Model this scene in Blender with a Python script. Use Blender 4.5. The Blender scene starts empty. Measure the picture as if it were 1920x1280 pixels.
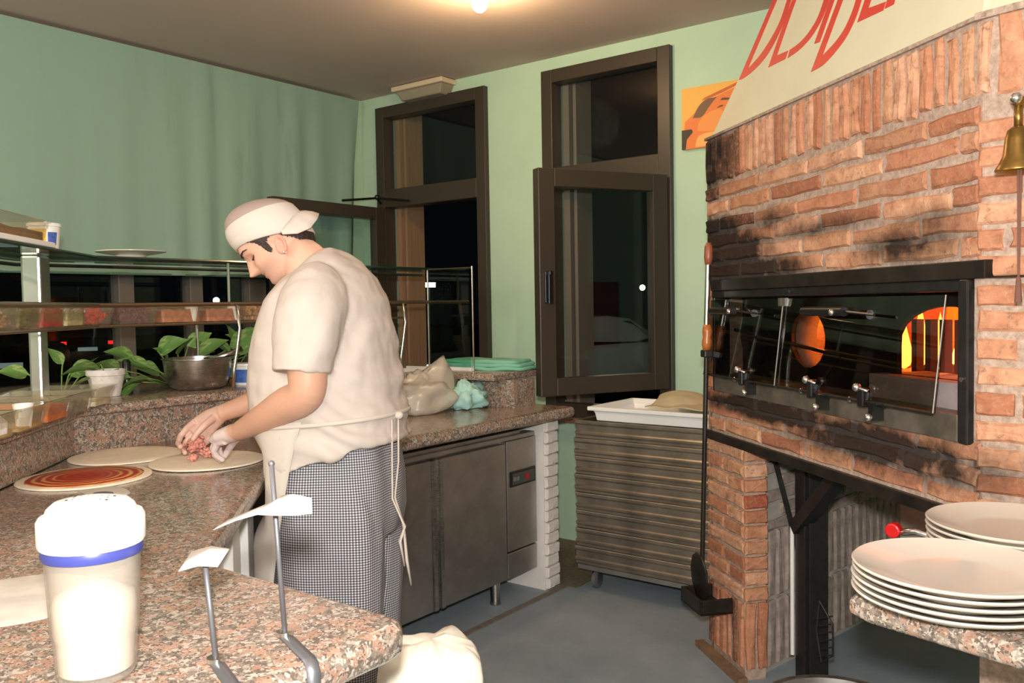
import bpy, bmesh, math, random
from mathutils import Vector, Matrix, noise
random.seed(7)
C = bpy.context.scene.collection
sin, cos, pi, R = math.sin, math.cos, math.pi, math.radians
V = Vector

# ------------------------------------------------------------------ camera, world, lights, exposure
EYE = V((0, 0, 1.32))
def cam_matrix(yaw, pitch, roll):
    f = V((-sin(yaw) * cos(pitch), cos(yaw) * cos(pitch), -sin(pitch)))
    r = V((cos(yaw), sin(yaw), 0)); u = r.cross(f)
    r2 = r * cos(roll) + u * sin(roll); u2 = u * cos(roll) - r * sin(roll)
    m = Matrix((r2, u2, -f)).transposed().to_4x4(); m.translation = EYE
    return m
cd = bpy.data.cameras.new('camera'); cam = bpy.data.objects.new('camera', cd); C.objects.link(cam)
cam.matrix_world = cam_matrix(R(37.1), R(2.385), R(-.96))
cd.sensor_width = 36; cd.lens = 36 * 1610 / 1920; cd.clip_start = .05; cd.clip_end = 200
bpy.context.scene.camera = cam
w = bpy.data.worlds.new('night_sky'); bpy.context.scene.world = w; w.use_nodes = True
w.node_tree.nodes['Background'].inputs[0].default_value = (.006, .007, .009, 1)
w.node_tree.nodes['Background'].inputs[1].default_value = .2
vs = bpy.context.scene.view_settings
vs.view_transform = 'Standard'; vs.look = 'None'; vs.gamma = 1; vs.use_curve_mapping = False; vs.exposure = 0.18

def lamp(name, kind, loc, energy, col, size=.1, aim=None, **kw):
    d = bpy.data.lights.new(name, kind); o = bpy.data.objects.new(name, d); C.objects.link(o)
    d.energy = energy; d.color = col; o.location = loc
    if kind == 'AREA': d.size = size
    else: d.shadow_soft_size = size
    for k, v in kw.items(): setattr(d, k, v)
    if aim is not None: o.rotation_euler = (V(aim) - V(loc)).to_track_quat('-Z', 'Y').to_euler()
    return o
# the photographer's flash, a hand's breadth above the lens
lamp('camera_flash', 'AREA', (.0, -.02, 1.45), 60, (1, .97, .955), .07, aim=(-2.1, 2.9, 1.35))
# the ceiling bulb, then unseen warm lamps added to brighten room and ceiling
WARM = (1, .85, .74)
for i, p in enumerate([(-2.36, 2.93, 2.50), (-2.6, .1, 2.15), (-.3, -.5, 2.15), (.6, -1.8, 2.15), (-2.4, -1.8, 2.15)]):
    lamp('bulb_and_fill_light', 'POINT', p, 14 if i == 0 else 35, (1, .68, .38) if i == 0 else WARM, .05)

# ------------------------------------------------------------------ mesh helpers
def lin(c): return c / 12.92 if c <= .04045 else ((c + .055) / 1.055) ** 2.4
def rgb(r, g, b): return (lin(r / 255), lin(g / 255), lin(b / 255), 1)
def wloc(o):
    p = V((0, 0, 0))
    while o is not None: p += o.location; o = o.parent
    return p
class MB:
    def __init__(s): s.v = []; s.f = []; s.m = Matrix()
    def add(s, vs, fs):
        b = len(s.v); s.v += [s.m @ V(p) for p in vs]; s.f += [[b + i for i in f] for f in fs]; return s
    def box(s, lo, hi):
        x0, y0, z0 = lo; x1, y1, z1 = hi
        return s.add([(x0,y0,z0),(x1,y0,z0),(x1,y1,z0),(x0,y1,z0),(x0,y0,z1),(x1,y0,z1),(x1,y1,z1),(x0,y1,z1)],
                     [(3,2,1,0),(4,5,6,7),(0,1,5,4),(1,2,6,5),(2,3,7,6),(3,0,4,7)])
    def cbox(s, c, d): return s.box([c[i] - d[i] / 2 for i in range(3)], [c[i] + d[i] / 2 for i in range(3)])
    def prism(s, poly, z0, z1):
        n = len(poly)
        return s.add([(p[0], p[1], z0) for p in poly] + [(p[0], p[1], z1) for p in poly],
                     [list(range(n))[::-1], list(range(n, 2 * n))] + [(i, (i + 1) % n, n + (i + 1) % n, n + i) for i in range(n)])
    def slab(s, poly, z0, z1, r=.01, n=3):          # prism with rounded top and bottom edges, poly ccw
        rings = []; P = [V((p[0], p[1])) for p in poly]; N = len(P)
        def inset(d):
            out = []
            for i in range(N):
                a, b, c = P[i - 1], P[i], P[(i + 1) % N]
                e1 = (b - a).normalized(); e2 = (c - b).normalized()
                n1 = V((-e1.y, e1.x)); n2 = V((-e2.y, e2.x)); k = max(.35, 1 + n1.dot(n2))
                out.append(b + (n1 + n2) / k * d)
            return out
        for i in range(n + 1):
            t = pi / 2 * i / n; rings.append((inset(r * (1 - sin(t))), z0 + r * (1 - cos(t))))
        for i in range(n + 1):
            t = pi / 2 * i / n; rings.append((inset(r * (1 - cos(t))), z1 - r * (1 - sin(t))))
        vs = [(p.x, p.y, z) for ring, z in rings for p in ring]; fs = []
        for k in range(len(rings) - 1):
            for i in range(N): fs.append((k*N+i, k*N+(i+1) % N, (k+1)*N+(i+1) % N, (k+1)*N+i))
        fs.append(list(range(N))[::-1]); L = (len(rings) - 1) * N; fs.append([L + i for i in range(N)])
        return s.add(vs, fs)
    def tube(s, pts, r, n=8, caps=True, flat=None):   # flat=(ratio) squashes across the second axis
        pts = [V(p) for p in pts]; m = len(pts); rs = r if isinstance(r, (list, tuple)) else [r] * m
        t0 = (pts[1] - pts[0]).normalized(); up = V((0, 0, 1)) if abs(t0.z) < .9 else V((1, 0, 0))
        u = t0.cross(up).normalized(); vs = []; fs = []
        for i, p in enumerate(pts):
            t = (pts[min(i + 1, m - 1)] - pts[max(i - 1, 0)]).normalized()
            u = (u - t * u.dot(t)).normalized(); v = t.cross(u)
            ru, rv = rs[i] if isinstance(rs[i], (list, tuple)) else (rs[i], rs[i])
            for k in range(n):
                a = 2 * pi * k / n; vs.append(p + u * (ru * cos(a)) + v * (rv * sin(a)))
        for i in range(m - 1):
            for k in range(n): fs.append((i*n+k, i*n+(k+1) % n, (i+1)*n+(k+1) % n, (i+1)*n+k))
        if caps: fs += [list(range(n))[::-1], [(m-1)*n+k for k in range(n)]]
        return s.add(vs, fs)
    def lathe(s, prof, c=(0, 0, 0), n=32, squash=1):      # prof [(r,z)], closed by poles where r==0
        vs = []; fs = []; rows = []
        for r, z in prof:
            if r < 1e-6: rows.append([len(vs)]); vs.append((c[0], c[1], c[2] + z))
            else:
                rows.append(list(range(len(vs), len(vs) + n)))
                vs += [(c[0] + r*cos(2*pi*k/n), c[1] + squash*r*sin(2*pi*k/n), c[2] + z) for k in range(n)]
        for a, b in zip(rows, rows[1:]):
            for k in range(n):
                q = [a[k % len(a)], a[(k+1) % len(a)], b[(k+1) % len(b)], b[k % len(b)]]
                q = [x for i, x in enumerate(q) if x not in q[:i]]
                if len(q) > 2: fs.append(q)
        return s.add(vs, fs)
    def loft(s, rings, caps=True):
        n = len(rings[0]); vs = [p for r in rings for p in r]; fs = []
        for i in range(len(rings) - 1):
            for k in range(n): fs.append((i*n+k, i*n+(k+1) % n, (i+1)*n+(k+1) % n, (i+1)*n+k))
        if caps: fs += [list(range(n))[::-1], [(len(rings)-1)*n+k for k in range(n)]]
        return s.add(vs, fs)
    def ball(s, c, r, n=10):
        rx, ry, rz = r if isinstance(r, (list, tuple)) else (r, r, r); m = max(4, n // 2)
        vs = [(c[0], c[1], c[2] - rz)]; fs = []
        for i in range(1, m):
            t = pi * i / m
            vs += [(c[0]+rx*sin(t)*cos(2*pi*k/n), c[1]+ry*sin(t)*sin(2*pi*k/n), c[2]-rz*cos(t)) for k in range(n)]
        vs.append((c[0], c[1], c[2] + rz)); L = len(vs) - 1
        for k in range(n):
            fs.append((0, 1+(k+1) % n, 1+k)); fs.append((L, L-n+k, L-n+(k+1) % n))
            for i in range(m - 2): fs.append((1+i*n+k, 1+i*n+(k+1) % n, 1+(i+1)*n+(k+1) % n, 1+(i+1)*n+k))
        return s.add(vs, fs)
    def mesh(s, name):
        me = bpy.data.meshes.new(name); me.from_pydata([tuple(p) for p in s.v], [], s.f); me.update(); return me
    def build(s, name, mat=None, parent=None, smooth=False, bevel=0, world=True, fix=True, seg=2, sub=0, solid=0):
        me = s.mesh(name)
        if world and parent is not None: me.transform(Matrix.Translation(-wloc(parent)))
        if fix:
            bm = bmesh.new(); bm.from_mesh(me); bmesh.ops.recalc_face_normals(bm, faces=bm.faces); bm.to_mesh(me); bm.free()
        o = bpy.data.objects.new(name, me); C.objects.link(o)
        if mat: me.materials.append(mat)
        if parent: o.parent = parent
        if solid:
            q = o.modifiers.new('solid', 'SOLIDIFY'); q.thickness = solid; q.offset = 0
        if bevel:
            b = o.modifiers.new('bevel', 'BEVEL'); b.width = bevel; b.segments = seg; b.limit_method = 'ANGLE'; b.angle_limit = R(40)
        if sub:
            q = o.modifiers.new('sub', 'SUBSURF'); q.levels = sub; q.render_levels = sub
        if smooth:
            me.shade_smooth()
            if smooth is not True or bevel: me.set_sharp_from_angle(angle=R(smooth if smooth is not True else 40))
        return o
def tag(o, label, cat, group=None):
    o['label'] = label; o['category'] = cat
    if group: o['group'] = group
    return o
def thing(name, label, cat, loc=(0, 0, 0), group=None):
    o = bpy.data.objects.new(name, None); C.objects.link(o); o.location = loc; o.empty_display_size = .05
    return tag(o, label, cat, group)
def struct(name, loc=None):
    o = bpy.data.objects.new(name, None); C.objects.link(o); o['kind'] = 'structure'; o.location = loc or (0, 0, 0); return o
def dup(root, loc, rot=None, label=None, group=None, parent=None):
    r = root.copy(); C.objects.link(r); r.location = loc
    if rot is not None: r.rotation_euler = rot
    if label: r['label'] = label
    if group: r['group'] = group
    for ch in list(root.children):
        c = ch.copy(); C.objects.link(c); c.parent = r
        for g in ch.children:
            d = g.copy(); C.objects.link(d); d.parent = c
    return r

# ------------------------------------------------------------------ materials
MATS = {}
def nodes(name):
    m = bpy.data.materials.new(name); m.use_nodes = True; nt = m.node_tree
    return m, nt, nt.nodes['Principled BSDF']
def N(nt, t, **kw):
    n = nt.nodes.new(t)
    for k, v in kw.items():
        if k.startswith('i_'): n.inputs[int(k[2:]) if k[2:].isdigit() else k[2:].replace('_', ' ')].default_value = v
        else: setattr(n, k, v)
    return n
def ramp(nt, fac, stops, interp='LINEAR'):
    r = nt.nodes.new('ShaderNodeValToRGB'); r.color_ramp.interpolation = interp; e = r.color_ramp.elements
    while len(e) < len(stops): e.new(.5)
    for i, (p, c) in enumerate(stops): e[i].position = p; e[i].color = c
    nt.links.new(fac, r.inputs[0]); return r.outputs[0]
def mix(nt, fac, a, b, blend='MIX'):
    n = nt.nodes.new('ShaderNodeMix'); n.data_type = 'RGBA'; n.blend_type = blend
    for sock, val in ((n.inputs[0], fac), (n.inputs[6], a), (n.inputs[7], b)):
        if hasattr(val, 'links'): nt.links.new(val, sock)
        else: sock.default_value = val
    return n.outputs[2]
def math_(nt, op, a, b=0.0, clamp=False):
    n = nt.nodes.new('ShaderNodeMath'); n.operation = op; n.use_clamp = clamp
    for i, x in enumerate((a, b)):
        if hasattr(x, 'links'): nt.links.new(x, n.inputs[i])
        else: n.inputs[i].default_value = x
    return n.outputs[0]
def coord(nt, scale=(1, 1, 1), kind='Object', rot=(0, 0, 0)):
    t = nt.nodes.new('ShaderNodeTexCoord'); mp = nt.nodes.new('ShaderNodeMapping')
    mp.inputs['Scale'].default_value = scale; mp.inputs['Rotation'].default_value = rot
    nt.links.new(t.outputs[kind], mp.inputs[0]); return mp.outputs[0]
def noise_(nt, vec, scale, detail=3, rough=.55, out=0):
    n = N(nt, 'ShaderNodeTexNoise'); n.inputs['Scale'].default_value = scale
    n.inputs['Detail'].default_value = detail; n.inputs['Roughness'].default_value = rough
    if vec is not None: nt.links.new(vec, n.inputs['Vector'])
    return n.outputs[out]
def bump(nt, b, h, strength=.3, dist=.01):
    n = N(nt, 'ShaderNodeBump'); n.inputs['Strength'].default_value = strength; n.inputs['Distance'].default_value = dist
    nt.links.new(h, n.inputs['Height']); nt.links.new(n.outputs[0], b.inputs['Normal'])
def plain(name, col, rough=.5, metal=0, var=.0, scale=20, bmp=0, spec=.5, emit=None, es=1, trans=0, alpha=1, stretch=(1, 1, 1), sss=0):
    if name in MATS: return MATS[name]
    m, nt, b = nodes(name); b.inputs['Base Color'].default_value = col; b.inputs['Roughness'].default_value = rough
    b.inputs['Metallic'].default_value = metal; b.inputs['Specular IOR Level'].default_value = spec
    if trans: b.inputs['Transmission Weight'].default_value = trans
    if alpha < 1: b.inputs['Alpha'].default_value = alpha
    if sss: b.inputs['Subsurface Weight'].default_value = sss; b.inputs['Subsurface Radius'].default_value = (.012, .005, .003); b.inputs['Subsurface Scale'].default_value = 1
    if emit: b.inputs['Emission Color'].default_value = emit; b.inputs['Emission Strength'].default_value = es
    if var or bmp:
        h = noise_(nt, coord(nt, stretch), scale, 5)
        if var:
            d = tuple(x * (1 - var) for x in col[:3]) + (1,); l = tuple(min(1, x * (1 + var)) for x in col[:3]) + (1,)
            nt.links.new(ramp(nt, h, [(.3, d), (.7, l)]), b.inputs['Base Color'])
        if bmp: bump(nt, b, h, bmp, .004)
    MATS[name] = m; return m
def clear(name, tint, gloss=.08, rough=.02, fres=1.45, haze=0, hazecol=(1, 1, 1, 1)):
    m, nt, b = nodes(name); nt.nodes.remove(b); out = nt.nodes['Material Output']
    t = N(nt, 'ShaderNodeBsdfTransparent'); t.inputs[0].default_value = tint
    g = N(nt, 'ShaderNodeBsdfGlossy'); g.inputs['Roughness'].default_value = rough
    f = N(nt, 'ShaderNodeFresnel'); ge = N(nt, 'ShaderNodeNewGeometry')      # same reflectance from either face of the sheet
    io = math_(nt, 'ADD', math_(nt, 'MULTIPLY', ge.outputs['Backfacing'], 1 / fres - fres), fres); nt.links.new(io, f.inputs[0])
    k = math_(nt, 'ADD', f.outputs[0], gloss, True)
    last = t.outputs[0]
    if haze:
        d = N(nt, 'ShaderNodeBsdfDiffuse'); d.inputs[0].default_value = hazecol
        s0 = N(nt, 'ShaderNodeMixShader'); s0.inputs[0].default_value = haze
        nt.links.new(last, s0.inputs[1]); nt.links.new(d.outputs[0], s0.inputs[2]); last = s0.outputs[0]
    s = N(nt, 'ShaderNodeMixShader'); nt.links.new(k, s.inputs[0]); nt.links.new(last, s.inputs[1]); nt.links.new(g.outputs[0], s.inputs[2])
    nt.links.new(s.outputs[0], out.inputs[0]); MATS[name] = m; return m
def granite(name, pal, scale, rough=.16, pink=.38):
    m, nt, b = nodes(name); co = coord(nt)
    wv = N(nt, 'ShaderNodeVectorMath', operation='SCALE'); wv.inputs[3].default_value = .012
    nt.links.new(noise_(nt, co, 60, 2, .6, 1), wv.inputs[0])
    ad = N(nt, 'ShaderNodeVectorMath', operation='ADD'); nt.links.new(co, ad.inputs[0]); nt.links.new(wv.outputs[0], ad.inputs[1])
    def vor(sc):
        n = N(nt, 'ShaderNodeTexVoronoi'); n.inputs['Scale'].default_value = sc; nt.links.new(ad.outputs[0], n.inputs['Vector'])
        s = N(nt, 'ShaderNodeSeparateColor'); nt.links.new(n.outputs['Color'], s.inputs[0]); return s.outputs
    a = vor(scale); c = vor(scale * .48); d = vor(scale * 2.2)
    base = ramp(nt, a[0], [(0, pal[0]), (.22, pal[1]), (.5, pal[2]), (.72, pal[3]), (.9, pal[4])], 'CONSTANT')
    base = mix(nt, math_(nt, 'LESS_THAN', c[1], pink), base, ramp(nt, c[0], [(0, pal[5]), (1, pal[6])]))
    base = mix(nt, math_(nt, 'LESS_THAN', d[2], .16), base, pal[7])
    base = mix(nt, math_(nt, 'GREATER_THAN', d[0], .9), base, pal[2])
    fine = ramp(nt, noise_(nt, co, scale * 3, 3, .7), [(.3, pal[1]), (.5, pal[4]), (.7, pal[2])])
    base = mix(nt, .38, base, fine)
    nt.links.new(base, b.inputs['Base Color']); b.inputs['Roughness'].default_value = rough
    MATS[name] = m; return m
def brick_mat(name, soot=True, tint=1.0):
    m, nt, b = nodes(name); oi = N(nt, 'ShaderNodeObjectInfo'); geo = N(nt, 'ShaderNodeNewGeometry')
    n1 = noise_(nt, geo.outputs['Position'], 22, 5, .65); n2 = noise_(nt, geo.outputs['Position'], 90, 4, .7)
    col = mix(nt, ramp(nt, n1, [(.32, (0, 0, 0, 1)), (.68, (.75, .75, .75, 1))]), oi.outputs['Color'], rgb(152, 98, 70))
    col = mix(nt, ramp(nt, n2, [(.5, (0, 0, 0, 1)), (.75, (.55, .55, .55, 1))]), col, rgb(204, 168, 140))
    n3 = noise_(nt, geo.outputs['Position'], 45, 5, .7)
    col = mix(nt, ramp(nt, n3, [(.55, (0, 0, 0, 1)), (.72, (.8, .8, .8, 1))]), col, rgb(96, 60, 42))
    if soot: col = soot_mask(nt, col, geo)
    nt.links.new(col, b.inputs['Base Color']); b.inputs['Roughness'].default_value = .9; b.inputs['Specular IOR Level'].default_value = .2
    bump(nt, b, n2, .55, .006); MATS[name] = m; return m
# soot that the fire has left: above the left end of the oven mouth, and under it
SOOT = [((-1.30, 2.95, 1.49), (.36, .36, .10), 2.0), ((-1.15, 2.82, 1.42), (.40, .40, .05), 1.7), ((-1.33, 2.98, 1.58), (.22, .22, .05), 1.9), ((-.50, 2.26, 1.45), (.20, .20, .05), .9), ((-.44, 2.21, 1.50), (.14, .14, .04), .6),
        ((-1.02, 2.72, .965), (.60, .60, .04), 1.5), ((-.60, 2.33, .94), (.5, .5, .07), 1.2), ((-1.34, 2.99, 1.83), (.20, .20, .12), 1.0), ((-1.0, 2.70, 1.58), (.14, .14, .04), .7), ((-.80, 2.52, 1.53), (.3, .3, .03), .6)]
def soot_mask(nt, col, geo):
    tot = None; nz = noise_(nt, geo.outputs['Position'], 14, 4, .6)
    for c, r, k in SOOT:
        s = N(nt, 'ShaderNodeVectorMath', operation='SUBTRACT'); nt.links.new(geo.outputs['Position'], s.inputs[0]); s.inputs[1].default_value = c
        d = N(nt, 'ShaderNodeVectorMath', operation='DIVIDE'); nt.links.new(s.outputs[0], d.inputs[0]); d.inputs[1].default_value = r
        l = N(nt, 'ShaderNodeVectorMath', operation='LENGTH'); nt.links.new(d.outputs[0], l.inputs[0])
        v = math_(nt, 'MULTIPLY', math_(nt, 'MULTIPLY', math_(nt, 'SUBTRACT', 1.3, l.outputs['Value'], True), 1), k)
        tot = v if tot is None else math_(nt, 'MAXIMUM', tot, v)
    f = math_(nt, 'MINIMUM', math_(nt, 'MULTIPLY', tot, math_(nt, 'ADD', math_(nt, 'MULTIPLY', nz, 2.5), -.2)), .95, True)
    return mix(nt, f, col, rgb(30, 25, 22))
def mortar_mat():
    m, nt, b = nodes('mortar'); geo = N(nt, 'ShaderNodeNewGeometry')
    n2 = noise_(nt, geo.outputs['Position'], 60, 5, .7)
    col = ramp(nt, n2, [(.3, rgb(142, 118, 102)), (.7, rgb(192, 168, 150))])
    nt.links.new(soot_mask(nt, col, geo), b.inputs['Base Color']); b.inputs['Roughness'].default_value = .95; bump(nt, b, n2, .6, .006)
    MATS['mortar'] = m; return m
def brushed(name, col, rough=.3, stretch=(1, 1, 60), metal=1.0, dirt=.35):
    m, nt, b = nodes(name); h = noise_(nt, coord(nt, stretch), 26, 4, .6); big = noise_(nt, coord(nt), 5, 4, .6)
    d = tuple(x * (1 - dirt) for x in col[:3]) + (1,)
    nt.links.new(mix(nt, ramp(nt, big, [(.35, (0, 0, 0, 1)), (.65, (1, 1, 1, 1))]), d, col), b.inputs['Base Color'])
    b.inputs['Metallic'].default_value = metal
    nt.links.new(ramp(nt, h, [(.2, (rough * .7,) * 3 + (1,)), (.8, (min(1, rough * 1.4),) * 3 + (1,))]), b.inputs['Roughness'])
    bump(nt, b, h, .03, .001); MATS[name] = m; return m

m_wall = plain('green_wall_paint', rgb(184, 212, 184), .75, var=.05, scale=3, bmp=.05)
m_ceil = plain('ceiling_paint', rgb(192, 172, 160), .85, var=.04, scale=2)
def floor_mat():
    m, nt, b = nodes('grey_floor_paint'); co = coord(nt); h = noise_(nt, co, 2.2, 6, .65); s = noise_(nt, co, 55, 4, .7)
    c = ramp(nt, h, [(.3, rgb(120, 134, 142)), (.7, rgb(152, 162, 166))])
    c = mix(nt, ramp(nt, s, [(.64, (0, 0, 0, 1)), (.74, (.7, .7, .7, 1))]), c, rgb(120, 96, 70))
    nt.links.new(c, b.inputs['Base Color']); b.inputs['Roughness'].default_value = .55; bump(nt, b, s, .1, .003); return m
m_floor = floor_mat()
m_alu = plain('brown_aluminium', rgb(62, 53, 43), .4, .0, spec=.45)
m_alu_out = plain('pale_wood_jamb', rgb(150, 118, 88), .6, var=.15, scale=6, stretch=(8, 8, .6))
m_glass = clear('window_glass', (.93, .96, .95, 1), .0, .0, 1.4)
m_sglass = clear('shelf_glass', (.80, .92, .87, 1), .02, .0, 1.45)
m_edge = plain('glass_edge', rgb(26, 46, 38), .15, spec=.8)
m_pc = clear('clear_plastic', (.96, .945, .91, 1), .03, .12, 1.4, .09, rgb(200, 188, 160))
m_steel = brushed('stainless_steel', rgb(196, 192, 186), .26)
m_steel_d = brushed('worn_stainless_steel', rgb(192, 188, 184), .42, (1, 1, 40), dirt=.3)
m_cart = brushed('smudged_stainless_steel', rgb(184, 172, 154), .44, (3, 3, 30), dirt=.45)
m_chrome = plain('chrome', rgb(220, 216, 212), .24, 1)
m_black = plain('black_metal', rgb(38, 36, 34), .38, .3, var=.3, scale=30)
m_blacksteel = plain('sooty_black_steel', rgb(48, 42, 36), .42, .5, var=.45, scale=14, bmp=.1)
m_blackpl = plain('black_plastic', rgb(20, 20, 20), .3)
m_white = plain('white_paint', rgb(226, 222, 216), .6, var=.04, scale=8)
m_plast = plain('white_plaster', rgb(222, 216, 208), .85, var=.06, scale=10, bmp=.1)
m_cream = plain('cream_plaster', rgb(212, 206, 176), .8, var=.05, scale=4)
m_wpl = plain('white_plastic', rgb(238, 236, 230), .35)
m_porc = plain('cream_porcelain', rgb(206, 196, 182), .14, spec=.6)
PAL = [rgb(74, 66, 60), rgb(120, 108, 98), rgb(196, 184, 168), rgb(162, 148, 134), rgb(138, 120, 106), rgb(156, 114, 92), rgb(182, 142, 120), rgb(62, 56, 52)]
m_gran = granite('pink_granite', PAL, 120)
PAL2 = [rgb(62, 52, 46), rgb(112, 92, 76), rgb(178, 150, 122), rgb(140, 112, 88), rgb(120, 90, 68), rgb(150, 100, 70), rgb(170, 118, 86), rgb(48, 40, 36)]
m_gran_d = granite('brown_granite', PAL2, 120, .3)
m_brick = brick_mat('oven_brick'); m_mortar = mortar_mat()
m_gbrick = plain('grey_dusty_brick', rgb(152, 136, 126), .95, var=.3, scale=30, bmp=.3)
m_gmort = plain('grey_mortar', rgb(172, 164, 156), .95, var=.12, scale=30, bmp=.3)
m_wood = plain('varnished_wood', rgb(176, 100, 44), .3, var=.2, scale=10, stretch=(6, 6, 1))
m_brass = plain('aged_brass', rgb(150, 118, 62), .35, .9, var=.25, scale=20)
m_dough = plain('pizza_dough', rgb(238, 224, 200), .75, var=.06, scale=40, bmp=.1)
m_flour = plain('flour', rgb(244, 242, 238), .95)
m_paper = plain('white_paper', rgb(244, 242, 236), .8)

# ------------------------------------------------------------------ room shell
X0, Y1, ZC = -4.25, 4.0, 2.69
MB().box((X0 - .3, -2.8, -.2), (2.0, Y1 + .25, 0)).build('floor', m_floor)['kind'] = 'structure'
MB().box((X0 - .3, -2.8, ZC), (2.0, Y1 + .25, ZC + .2)).build('ceiling', m_ceil)['kind'] = 'structure'
WIN = [(-4.083, -3.174, .70, 2.61), (-2.769, -1.980, .70, 2.616)]
mb = MB(); xs = [X0 - .25, WIN[0][0], WIN[0][1], WIN[1][0], WIN[1][1], 2.0]
for i in range(5):
    if i in (1, 3):
        q = WIN[i // 2]; mb.box((xs[i], Y1, 0), (xs[i+1], Y1 + .25, q[2])); mb.box((xs[i], Y1, q[3]), (xs[i+1], Y1 + .25, ZC))
    else: mb.box((xs[i], Y1, 0), (xs[i+1], Y1 + .25, ZC))
mb.build('wall_back', m_wall)['kind'] = 'structure'
mb = MB(); a, b, z0, z1 = -1.6, 3.86, .92, 2.3
mb.box((X0 - .25, -2.8, 0), (X0, Y1 + .25, z0)); mb.box((X0 - .25, -2.8, z1), (X0, Y1 + .25, ZC))
mb.box((X0 - .25, -2.8, z0), (X0, a, z1)); mb.box((X0 - .25, b, z0), (X0, Y1, z1))
mb.build('wall_left', m_wall)['kind'] = 'structure'
MB().box((1.75, -2.8, 0), (2.0, Y1 + .25, ZC)).build('wall_right', m_wall)['kind'] = 'structure'
MB().box((X0 - .25, -3.0, 0), (2.0, -2.8, ZC)).build('wall_front', m_wall)['kind'] = 'structure'
MB().box((-2.45, 3.985, 0), (-1.2, 4.0, .08)).build('baseboard_back', m_black)['kind'] = 'structure'
MB().box((-2.235, 1.0, 0), (-2.205, 3.985, .006)).build('trim_1', plain('floor_seam', rgb(112, 104, 94), .8, var=.2))['kind'] = 'structure'
MB().box((-2.9, 3.32, .0005), (-2.16, 3.985, .003)).build('trim_2', plain('terrazzo_strip', rgb(112, 98, 76), .6, var=.35, scale=60))['kind'] = 'structure'

def frame(mb, x0, x1, z0, z1, y0, y1, t):
    mb.box((x0, y0, z0), (x0 + t, y1, z1)); mb.box((x1 - t, y0, z0), (x1, y1, z1))
    mb.box((x0 + t, y0, z0), (x1 - t, y1, z0 + t)); mb.box((x0 + t, y0, z1 - t), (x1 - t, y1, z1))
def window(n, q, jl):
    x0, x1, z0, z1 = q; r = struct('window_%d' % n, ((x0 + x1) / 2, Y1, z0))
    mb = MB(); frame(mb, x0, x1, z0, z1, 3.965, 4.06, .072); mb.box((x0 + .07, 3.965, 1.965), (x1 - .07, 4.06, 2.08))
    mb.build('window_frame', m_alu, r, bevel=.004)
    MB().box((x0 + .06, 4.02, 2.07), (x1 - .06, 4.026, z1 - .06)).build('transom_pane', m_glass, r)
    MB().box((x0 + .074, 4.07, z0), (x0 + .115, 4.25, z1)).box((x0 + .13, 4.09, z0), (x0 + .15, 4.25, z1)).build('jamb_guide', jl, r)
    MB().box((x1 - .115, 4.07, 2.08), (x1 - .085, 4.25, z1)).build('jamb_guide', jl, r)
    MB().box((x0 - .02, 3.93, z0 - .03), (x1 + .02, 4.25, z0)).build('window_sill', m_gran_d, r, bevel=.004)
    return r
w1 = window(1, WIN[0], m_alu_out); w2 = window(2, WIN[1], plain('grey_brown_jamb', rgb(120, 110, 100), .5))
def sash(root, wd, z0, z1, hinge, ang, t, handle):
    # a casement leaf, hinged at its local x=0
    M_ = Matrix.Translation(hinge) @ Matrix.Rotation(ang, 4, 'Z')
    mb = MB(); mb.m = M_; frame(mb, 0, wd, z0, z1, -.03, .03, t); s = mb.build('sash', m_alu, root, bevel=.004)
    mb = MB(); mb.m = M_; mb.box((t - .01, -.004, z0 + t - .01), (wd - t + .01, .004, z1 - t + .01)); mb.build('pane', m_glass, s)
    mb = MB(); mb.m = M_
    k = 1 if handle > 0 else -1; hx = wd - t * .45
    mb.cbox((hx, k * .036, (z0 + z1) / 2 - .02), (.03, .014, .15)); mb.cbox((hx, k * .055, (z0 + z1) / 2 + .045), (.02, .05, .02))
    mb.box((hx - .012, k * .066 - .008, (z0 + z1) / 2 - .10), (hx + .012, k * .066 + .008, (z0 + z1) / 2 + .055)); mb.build('handle', m_blackpl, s, bevel=.003)
    mb = MB(); mb.m = M_; mb.tube([(0, -.034, z1 - .14), (0, -.034, z1 - .04)], .011); mb.tube([(0, -.034, z0 + .04), (0, -.034, z0 + .14)], .011); mb.build('hinge', m_blackpl, s)
    return s
# left window: its leaf stands open at a right angle to the wall; right window: leaf pulled well open
sash(w1, .87, .79, 1.962, (-4.035, 3.955, 0), R(-90), .075, -1)
sash(w2, .72, .885, 1.965, (-2.012, 3.955, 0), R(180 + 61), .085, 1)
MB().tube([(-4.02, 3.94, 1.99), (-3.97, 3.86, 2.015), (-4.03, 3.62, 1.985)], .008, 6).tube([(-3.97, 3.86, 2.015), (-3.78, 3.95, 1.99)], .008, 6).ball((-3.97, 3.86, 2.02), .018).build('window_stay', m_blackpl, w1)
r = struct('window_3', (X0, 1.1, .92)); mb = MB(); mb.m = Matrix(((0, -1, 0, 0), (1, 0, 0, 0), (0, 0, 1, 0), (0, 0, 0, 1)))
frame(mb, a, b, z0, z1, 4.26, 4.34, .06); mb.build('window_frame', m_alu, r)
m_mull = plain('grey_mullion', rgb(104, 96, 88), .5)
for y, wd in ((-.6, .08), (.4, .08), (1.25, .09), (2.35, .085), (2.755, .08), (3.16, .12)):
    MB().box((X0 - .10, y - wd / 2, .92), (X0 - .02, y + wd / 2, 2.3)).build('mullion', m_mull, r, bevel=.004)
MB().box((X0 - .07, a, .95), (X0 - .064, b, 2.27)).build('pane', m_glass, r)

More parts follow.
